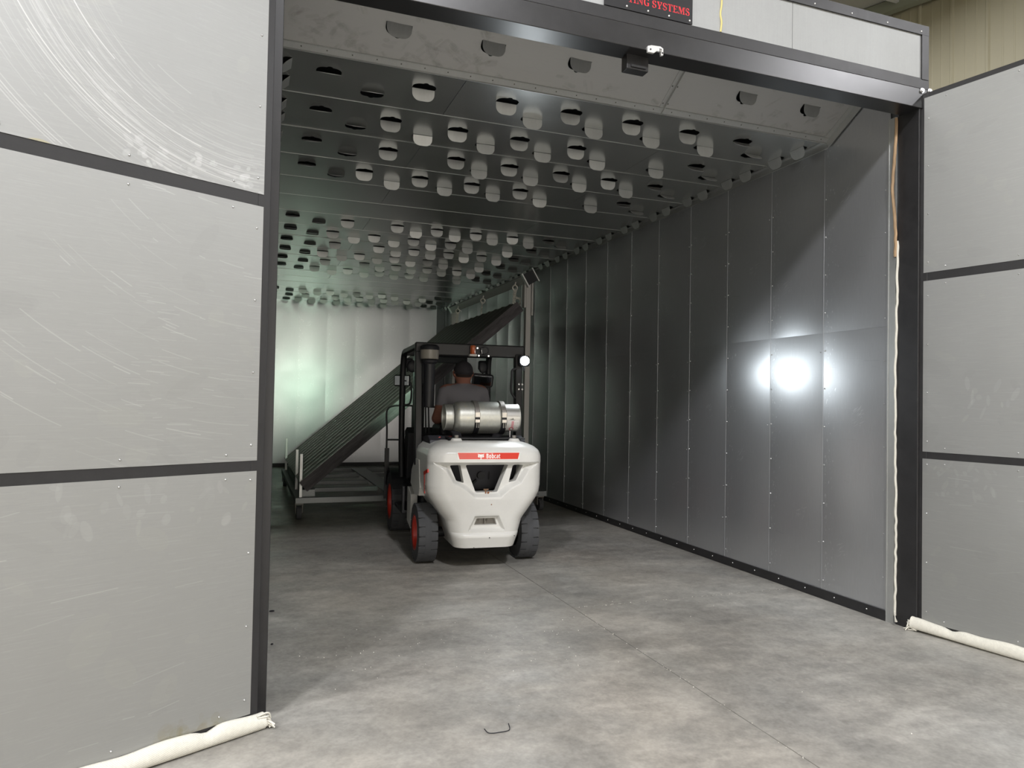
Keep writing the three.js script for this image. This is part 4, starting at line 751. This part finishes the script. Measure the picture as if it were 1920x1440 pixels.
// ---------------------------------------------------------------- propane tank (strapped on the cradle)
{
  const tA = fbm(512, 512, [[8, 8, 0.4], [24, 24, 0.35], [90, 90, 0.3]]);
  const tm = dataTex(512, 512, (i) => { const t = 0.80 + 0.10 * tA[i], y = Math.max(0, tA[i] - 0.18) * 0.5; return [t, t - 0.25 * y, t * 0.96 - y]; }, true);
  const alu = std({ map: rep(tm, 2.2, 2.2), metalness: 0.85, roughness: 0.42 });
  const p = local(0.0, 1.33, 0.03), t = group('propane_tank', 'dented aluminium propane tank strapped across the back of the forklift', 'tank', [p.x, p.y, p.z], FYAW); t.scale.x = 0.92;
  const ax = (g) => { g.rotateZ(-Math.PI / 2); return g; };     // lathe y becomes +x
  obj('shell', ax(lathe([[0.0001, -0.27], [0.06, -0.268], [0.115, -0.255], [0.142, -0.225], [0.15, -0.19], [0.15, 0.20], [0.143, 0.235], [0.118, 0.262], [0.06, 0.275], [0.0001, 0.278]], 56)), alu, t);
  obj('foot_ring', ax(lathe([[0.118, -0.262], [0.122, -0.285], [0.118, -0.33], [0.124, -0.345], [0.113, -0.347], [0.108, -0.33], [0.112, -0.285], [0.108, -0.26]], 48)), alu, t);
  // collar with an access cut-out facing the rear and below
  const c = []; const N = 56, r0 = 0.126, r1 = 0.131;
  for (let i = 0; i < N; i++) {
    const a0 = i / N * Math.PI * 2, a1 = (i + 1) / N * Math.PI * 2, am = (a0 + a1) / 2, d = Math.atan2(Math.sin(am - (-0.45)), Math.cos(am - (-0.45)));   // angle 0 = rear (z), -0.45 slightly below
    const P = (r, a, x) => [x, r * Math.sin(a), r * Math.cos(a)], seg = (xa, xb) => { const q = [P(r1, a0, xa), P(r1, a1, xa), P(r1, a1, xb), P(r1, a0, xb)], w = [P(r0, a0, xa), P(r0, a1, xa), P(r0, a1, xb), P(r0, a0, xb)], f = [q[0], q[1], q[2], q[0], q[2], q[3], w[0], w[2], w[1], w[0], w[3], w[2], q[3], q[2], w[2], q[3], w[2], w[3], q[0], w[1], q[1], q[0], w[0], w[1]]; const g = new THREE.BufferGeometry(); g.setAttribute('position', new THREE.Float32BufferAttribute(f.flat(), 3)); g.computeVertexNormals(); c.push(g); };
    if (Math.abs(d) < 0.42) { const cut = 0.045 * Math.sqrt(Math.max(0, 1 - Math.pow(d / 0.42, 2))); seg(0.255, 0.335 - cut); seg(0.335 + cut, 0.425); } else seg(0.255, 0.425);
  }
  obj('collar', c, std({ color: 0xcfcdc8, metalness: 0.85, roughness: 0.35 }), t);
  obj('collar_rim', ax(new THREE.TorusGeometry(0.1285, 0.006, 8, 48).rotateX(Math.PI / 2).translate(0, 0.425, 0)), alu, t);
  obj('valve', [rod([0.27, 0, 0], [0.33, 0, 0], 0.025), rod([0.32, 0, 0], [0.32, -0.055, 0.06], 0.02), rod([0.30, 0.0, 0.0], [0.30, -0.03, 0.085], 0.016)], std({ color: 0xb08a35, metalness: 0.9, roughness: 0.4 }), t);
  obj('hose_fitting', [rod([0.37, -0.05, 0.05], [0.34, -0.11, 0.07], 0.014), rod([0.335, -0.12, 0.06], [0.335, -0.18, 0.06], 0.006)], screwMat, t);
  const lt = canvasTex(128, 128, (x) => { x.fillStyle = '#dbd8d2'; x.fillRect(0, 0, 128, 128); x.strokeStyle = '#c2505c'; x.lineWidth = 9; x.beginPath(); x.arc(58, 28, 20, 0, 7); x.stroke(); x.fillStyle = 'rgba(214,150,154,0.9)'; x.fillRect(50, 50, 26, 68); x.fillStyle = 'rgba(120,110,80,0.5)'; for (let i = 0; i < 26; i++) x.fillRect(80 + rnd() * 44, 40 + rnd() * 70, 4, 4); });
  const lg = new THREE.CylinderGeometry(0.1322, 0.1322, 0.13, 20, 1, true, -0.42, 0.95), uv = lg.attributes.uv; for (let i = 0; i < uv.count; i++) { const a = uv.getX(i), b = uv.getY(i); uv.setXY(i, b, a); } lg.rotateZ(-Math.PI / 2); lg.rotateX(0.55); lg.translate(0.345, 0, 0);
  const lm = new THREE.Mesh(lg, std({ map: lt, roughness: 0.5, metalness: 0.2, side: THREE.DoubleSide })); lm.name = 'label'; lm.receiveShadow = true; t.add(lm);
}

// ---------------------------------------------------------------- driver
function sdfMesh(bones, k, c, half, res, colorOf) {   // tapered capsules joined by a smooth minimum
  const mc = new MarchingCubes(res, new THREE.MeshBasicMaterial(), false, false, 400000); mc.isolation = 0;
  const B = bones.map(([a, b, ra, rb]) => { const d = [b[0] - a[0], b[1] - a[1], b[2] - a[2]]; return { a, d, L: d[0] * d[0] + d[1] * d[1] + d[2] * d[2] || 1e-9, ra, rb }; });
  const f = mc.field, h2 = res / 2;
  const dist = (x, y, z) => { let s = 0; for (const b of B) { const px = x - b.a[0], py = y - b.a[1], pz = z - b.a[2], t = clamp((px * b.d[0] + py * b.d[1] + pz * b.d[2]) / b.L), ex = px - b.d[0] * t, ey = py - b.d[1] * t, ez = pz - b.d[2] * t; s += Math.exp(-(Math.sqrt(ex * ex + ey * ey + ez * ez) - lerp(b.ra, b.rb, t)) / k); } return -k * Math.log(Math.max(s, 1e-30)); };
  for (let z = 0; z < res; z++) for (let y = 0; y < res; y++) for (let x = 0; x < res; x++) f[x + y * res + z * res * res] = -dist(c[0] + (x - h2) / h2 * half, c[1] + (y - h2) / h2 * half, c[2] + (z - h2) / h2 * half);
  mc.update();
  const n = mc.count, P = new Float32Array(n * 3), N = new Float32Array(n * 3), C = new Float32Array(n * 3);
  for (let i = 0; i < n; i++) {
    const p = [0, 1, 2].map((q) => c[q] + mc.positionArray[i * 3 + q] * half); P.set(p, i * 3); N.set([mc.normalArray[i * 3], mc.normalArray[i * 3 + 1], mc.normalArray[i * 3 + 2]], i * 3); C.set(colorOf(...p), i * 3);
  }
  const g = new THREE.BufferGeometry(); g.setAttribute('position', new THREE.BufferAttribute(P, 3)); g.setAttribute('normal', new THREE.BufferAttribute(N, 3)); g.setAttribute('color', new THREE.BufferAttribute(C, 3));
  const e = 0.002, nn = g.attributes.normal; for (let i = 0; i < n; i++) { const [x, y, z] = [P[i * 3], P[i * 3 + 1], P[i * 3 + 2]], v = V(dist(x + e, y, z) - dist(x - e, y, z), dist(x, y + e, z) - dist(x, y - e, z), dist(x, y, z + e) - dist(x, y, z - e)).normalize(); nn.setXYZ(i, v.x, v.y, v.z); }
  return muv(g);
}
{
  // local frame of the forklift: x right, z to the rear; seat top at y = 1.24
  const d = group('person', 'seated driver seen from behind in dark cap and grey t-shirt', 'person', [FX, 0, FZ], FYAW);
  const cx = 0.03, z0 = -0.72, sk = new THREE.Color(0x8a5c4c), sh = new THREE.Color(0x77757a), pn = new THREE.Color(0x2b3040), boot = new THREE.Color(0x1d1a18);
  const bones = [
    [[cx, 1.32, z0], [cx, 1.48, z0 - 0.01], 0.165, 0.165], [[cx - 0.06, 1.36, z0], [cx - 0.10, 1.53, z0 + 0.005], 0.13, 0.115], [[cx + 0.06, 1.36, z0], [cx + 0.10, 1.53, z0 + 0.005], 0.13, 0.115],
    [[cx - 0.155, 1.585, z0], [cx + 0.155, 1.585, z0], 0.068, 0.068], [[cx, 1.58, z0], [cx, 1.70, z0 - 0.02], 0.07, 0.056],
    [[cx, 1.74, z0 - 0.035], [cx, 1.80, z0 - 0.03], 0.082, 0.09], [[cx, 1.72, z0 - 0.09], [cx, 1.76, z0 - 0.085], 0.05, 0.06],   // head, jaw
    [[cx - 0.092, 1.755, z0 - 0.03], [cx - 0.094, 1.775, z0 - 0.028], 0.014, 0.018], [[cx + 0.092, 1.755, z0 - 0.03], [cx + 0.094, 1.775, z0 - 0.028], 0.014, 0.018],   // ears
    [[cx, 1.752, z0 - 0.135], [cx, 1.735, z0 - 0.15], 0.012, 0.016],                                                            // nose
    [[cx - 0.195, 1.57, z0], [cx - 0.275, 1.30, z0 + 0.03], 0.07, 0.052], [[cx - 0.275, 1.30, z0 + 0.03], [cx - 0.165, 1.34, z0 - 0.30], 0.046, 0.032],
    [[cx + 0.195, 1.57, z0], [cx + 0.275, 1.31, z0 - 0.02], 0.07, 0.052], [[cx + 0.275, 1.31, z0 - 0.02], [cx + 0.22, 1.33, z0 - 0.42], 0.046, 0.032],
    [[cx - 0.09, 1.33, z0], [cx + 0.09, 1.33, z0], 0.12, 0.12],
    [[cx - 0.10, 1.32, z0 - 0.02], [cx - 0.15, 1.32, z0 - 0.44], 0.095, 0.068], [[cx - 0.15, 1.32, z0 - 0.44], [cx - 0.15, 0.90, z0 - 0.52], 0.066, 0.046], [[cx - 0.15, 0.86, z0 - 0.51], [cx - 0.15, 0.70, z0 - 0.54], 0.046, 0.045], [[cx - 0.15, 0.675, z0 - 0.50], [cx - 0.15, 0.665, z0 - 0.70], 0.042, 0.034],
    [[cx + 0.10, 1.32, z0 - 0.02], [cx + 0.15, 1.32, z0 - 0.44], 0.095, 0.068], [[cx + 0.15, 1.32, z0 - 0.44], [cx + 0.15, 0.90, z0 - 0.52], 0.066, 0.046], [[cx + 0.15, 0.86, z0 - 0.51], [cx + 0.15, 0.70, z0 - 0.54], 0.046, 0.045], [[cx + 0.15, 0.675, z0 - 0.50], [cx + 0.15, 0.665, z0 - 0.70], 0.042, 0.034],
  ];
  const col = (x, y, z) => {
    const ax = Math.abs(x - cx); let c = sh;
    if (y > 1.665 - 0.25 * Math.max(0, ax - 0.05)) c = sk;
    else if (ax > 0.185 && y < 1.43 && z < z0 + 0.15 && !(ax < 0.2 && z < z0 - 0.35 && y < 1.3)) c = sk;
    else if (ax > 0.12 && z < z0 - 0.22 && y > 1.285 && ax > 0.19 ) c = sk;
    if (y < 1.27 && ax < 0.3 && !(ax > 0.21 && z > z0 - 0.15)) c = pn;
    if (z < z0 - 0.16 && ax < 0.24 && y < 1.40 && y > 0.76 && !(ax > 0.18 && y > 1.30)) c = pn;
    if (y < 0.76) c = boot;
    return [c.r, c.g, c.b];
  };
  const parts = [sdfMesh(bones, 0.014, [cx, 1.28, z0 - 0.22], 0.70, 104, col)];
  const hand = (s, w, dirz) => {                 // palm and five curled fingers closed on the wheel or lever
    const b = [[[w[0], w[1], w[2]], [w[0] - s * 0.005, w[1] + 0.008, w[2] - 0.07], 0.026, 0.03]];
    for (let i = 0; i < 4; i++) { const x = w[0] + (i - 1.5) * 0.019, L = [0.034, 0.04, 0.038, 0.03][i], k0 = [x, w[1] + 0.012, w[2] - 0.085], k1 = [x, w[1] - 0.004, w[2] - 0.085 - L * 0.8], k2 = [x, w[1] - 0.034, w[2] - 0.085 - L * 0.7], k3 = [x, w[1] - 0.044, w[2] - 0.085 - L * 0.15]; b.push([k0, k1, 0.0095, 0.009], [k1, k2, 0.009, 0.0085], [k2, k3, 0.0085, 0.0075]); }
    b.push([[w[0] + s * 0.022, w[1], w[2] - 0.03], [w[0] + s * 0.042, w[1] - 0.016, w[2] - 0.065], 0.012, 0.0105], [[w[0] + s * 0.042, w[1] - 0.016, w[2] - 0.065], [w[0] + s * 0.03, w[1] - 0.03, w[2] - 0.095], 0.0105, 0.009]);
    return sdfMesh(b, 0.004, [w[0], w[1] - 0.005, w[2] - 0.06], 0.12, 60, () => [sk.r, sk.g, sk.b]);
  };
  parts.push(hand(1, [cx - 0.165, 1.34, z0 - 0.30]), hand(-1, [cx + 0.22, 1.335, z0 - 0.41]));
  const body = new THREE.Mesh(mergeGeometries(parts), std({ vertexColors: true, roughness: 0.85 })); body.name = 'body'; body.castShadow = body.receiveShadow = true; d.add(body);
  const capM = std({ color: 0x2a272b, roughness: 0.85 });
  const dome = new THREE.SphereGeometry(0.106, 32, 18, 0, Math.PI * 2, 0, Math.PI * 0.56); dome.scale(0.96, 1.02, 1.06); dome.rotateX(0.12); dome.translate(cx, 1.795, z0 - 0.03);
  const brim = (() => { const s = new THREE.Shape(); s.absellipse(0, 0.075, 0.085, 0.085, 0, Math.PI, false); s.lineTo(-0.085, 0.02); s.lineTo(0.085, 0.02); const g = new THREE.ExtrudeGeometry(s, { depth: 0.004, bevelEnabled: false }); g.rotateX(-Math.PI / 2); g.rotateX(-0.15); g.rotateY(-0.55); g.translate(cx + 0.02, 1.775, z0 - 0.05); return g; })();
  obj('cap', [dome, brim, new THREE.TorusGeometry(0.103, 0.008, 8, 36).rotateX(Math.PI / 2 + 0.12).scale(0.96, 1, 1.06).translate(cx, 1.775, z0 - 0.028)], capM, d).userData.label = 'dark baseball cap';
  const hair = new THREE.SphereGeometry(0.096, 24, 14, Math.PI, Math.PI, Math.PI * 0.45, Math.PI * 0.28); hair.rotateY(Math.PI); hair.translate(cx, 1.785, z0 - 0.026); obj('hair', hair, std({ color: 0x2b211d, roughness: 0.95 }), d);
}

// ---------------------------------------------------------------- cart with gantry rail
const postPaint = std({ color: 0xa8a6a2, metalness: 0.3, roughness: 0.5 });
const bareSteel = std({ map: rep(galvColor, 0.6, 0.6), color: 0x9c9e9e, metalness: 0.9, roughness: 0.5 });
{
  const c = group('transport_cart', 'low steel cart on casters with upright posts and an overhead rail', 'cart', [2.2, 0, -10.9]);
  const S = (a, b, y0, y1, z0, z1, r = 0.004) => span(a - 2.2, b - 2.2, y0, y1, z0 + 10.9, z1 + 10.9, r);
  obj('front_rail', S(0.58, 3.86, 0.205, 0.275, -9.08, -9.16), bareSteel, c); obj('rear_rail', S(0.58, 3.86, 0.205, 0.275, -12.70, -12.78), bareSteel, c);
  obj('side_rail', S(0.58, 0.66, 0.205, 0.275, -9.16, -12.70), bareSteel, c); obj('side_rail', S(3.78, 3.86, 0.205, 0.275, -9.16, -12.70), bareSteel, c);
  obj('long_member', S(1.73, 1.98, 0.255, 0.275, -9.16, -12.70), bareSteel, c);
  for (const z of [-10.05, -10.85, -11.8]) { obj('cross_member', S(0.66, 1.73, 0.215, 0.27, z, z - 0.1), bareSteel, c); obj('cross_member', S(1.98, 3.78, 0.215, 0.27, z, z - 0.1), bareSteel, c); }
  for (const z of [-9.13, -9.92, -12.6]) obj('stake', S(0.625, 0.66, 0.27, 0.80, z, z - 0.05, 0.003), galvTrim, c);
  obj('support_bar', S(0.66, 0.82, 0.27, 0.36, -9.2, -12.6), bareSteel, c);
  for (const z of [-9.05, -12.72]) {
    obj('post', S(3.50, 3.57, 0.27, 3.10, z, z - 0.07, 0.004), postPaint, c);
    obj('post_sleeve', [S(3.575, 3.60, 2.65, 3.10, z + 0.01, z - 0.08, 0.003), S(3.47, 3.495, 2.75, 3.10, z + 0.01, z - 0.08, 0.003)], postPaint, c);
  }
  const rl = span(-0.05, 0.05, -0.055, 0.055, -3.74 / 2, 3.74 / 2, 0.006); rl.rotateZ(0.55); rl.translate(3.50 - 2.2, 3.145, 0.02); obj('overhead_rail', rl, postPaint, c);
  for (const z of [1.90, -1.86]) { const e = span(-0.075, 0.075, -0.08, 0.08, -0.006, 0.006); e.rotateZ(0.55); e.translate(1.33, 3.15, z); obj('end_plate', [e], darkIron, c); for (const s of [-1, 1]) { const f = span(-0.008, 0.008, -0.1, 0.1, -0.03, 0.03); f.translate(s * 0.085, 0, 0); f.rotateZ(0.55); f.translate(1.33, 3.15, z); obj('end_lip', f, galvTrim, c); } }
  for (const [x, z] of [[0.63, -9.2], [3.8, -9.2], [0.63, -12.62], [3.8, -12.62]]) {
    const w = rod([x - 2.2 - 0.028, 0.083, z + 10.9 + 0.02], [x - 2.2 + 0.028, 0.083, z + 10.9 + 0.02], 0.08, 0.08, 32), cs = obj('caster', [w], rubber, c);
    obj('caster_fork', [S(x - 0.045, x - 0.035, 0.08, 0.19, z + 0.045, z - 0.04), S(x + 0.035, x + 0.045, 0.08, 0.19, z + 0.045, z - 0.04), S(x - 0.05, x + 0.05, 0.182, 0.206, z + 0.06, z - 0.06)], greyCast, cs);
  }
}
// big ribbed steel panel lying tilted on the cart, its high edge under the rail
{
  const pA = fbm(512, 512, [[6, 6, 0.5], [18, 18, 0.4], [70, 70, 0.3]]);
  const pm = dataTex(512, 512, (i) => { const t = 0.40 + 0.12 * pA[i]; return [t * 1.05, t, t * 0.92]; }, true);
  const pr = dataTex(512, 512, (i) => { const t = 0.42 + 0.12 * pA[i]; return [t, t, t]; });
  const mill = std({ map: rep(pm, 0.7, 0.7), metalness: 1, roughness: 0.8, roughnessMap: rep(pr, 0.7, 0.7) });
  const th = Math.atan2(2.36, 2.75), L = 3.63;
  const p = group('ribbed_steel_panel', 'large dark ribbed steel panel lying tilted on the cart below the chains', 'steel panel', [0.618, 0.46, -9.06]); p.rotation.z = th;
  for (let k = 0; k < 12; k++) {
    const z1 = -k * 0.304, z0 = z1 - 0.301;
    const prof = [[z1, -0.145], [z1, 0], [z1 - 0.014, 0], [z1 - 0.03, -0.008], [z0 + 0.10, -0.011], [z0 + 0.04, -0.004], [z0 + 0.014, 0], [z0, 0], [z0, -0.145]];
    const g = prism(prof.map(([z, y]) => [-z, y]), L); g.rotateY(Math.PI / 2);      // shape x -> -z, extrude -> +x
    obj('plank', crease(muv(g), 0.4), mill, p);
  }
  const sA = fbm(512, 128, [[10, 3, 0.6], [40, 10, 0.4], [120, 40, 0.3]]), scale = dataTex(512, 128, (i) => { const t = 0.24 + 0.17 * sA[i]; return [t * 1.03, t * 0.97, t]; }, true);
  obj('edge_plate', span(0, L, -0.145, -0.001, 0.001, 0.006), std({ map: rep(scale, 0.28, 7), roughness: 0.6, metalness: 0.2 }), p).userData.label = 'dark scaled edge plate';
}
// chains hanging from the rail
{
  const zinc = std({ color: 0xc9c6bd, metalness: 0.8, roughness: 0.4 });
  const link = (() => { const g = new THREE.TorusGeometry(0.011, 0.0042, 6, 14); g.scale(1, 1.75, 1); return g; })();
  [[-9.28, 'short zinc chain with a dangling tail on the rail near the front post', 0.20], [-10.72, 'zinc chain hanging from the middle of the overhead rail', 0.22], [-12.15, 'zinc chain hanging from the rail near the rear post', 0.22]].forEach(([z, label, len], i) => {
    const c = group('chain', label, 'chain', [3.42, 3.045, z], 0, 'chains on the overhead rail');
    obj('eye_bolt', [new THREE.TorusGeometry(0.034, 0.010, 10, 24), rod([0, 0.034, 0], [0.01, 0.08, 0], 0.01)], zinc, c);
    const run = (x0, dx, n, y0) => { const l = []; for (let k = 0; k < n; k++) { const g = link.clone(); g.rotateY(k % 2 ? Math.PI / 2 : 0); g.rotateZ(rr(-0.15, 0.15)); g.translate(x0 + dx * k, y0 - k * 0.0265, rr(-0.003, 0.003)); l.push(g); } return l; };
    const n = Math.floor(len / 0.0265); obj('chain_links', [...run(-0.012, -0.0015, n, -0.04), ...(i === 1 ? [] : run(0.012, -0.0022, n, -0.04)), ...(i === 0 ? [...[0.02, 0.04, 0.058].map((x, q) => { const g = link.clone(); g.rotateZ(1.1); g.translate(x + 0.01, -0.135 - q * 0.004, 0); return g; }), ...run(0.078, 0, 5, -0.15)] : [])], zinc, c);
  });
}
renderer.render(scene, camera);
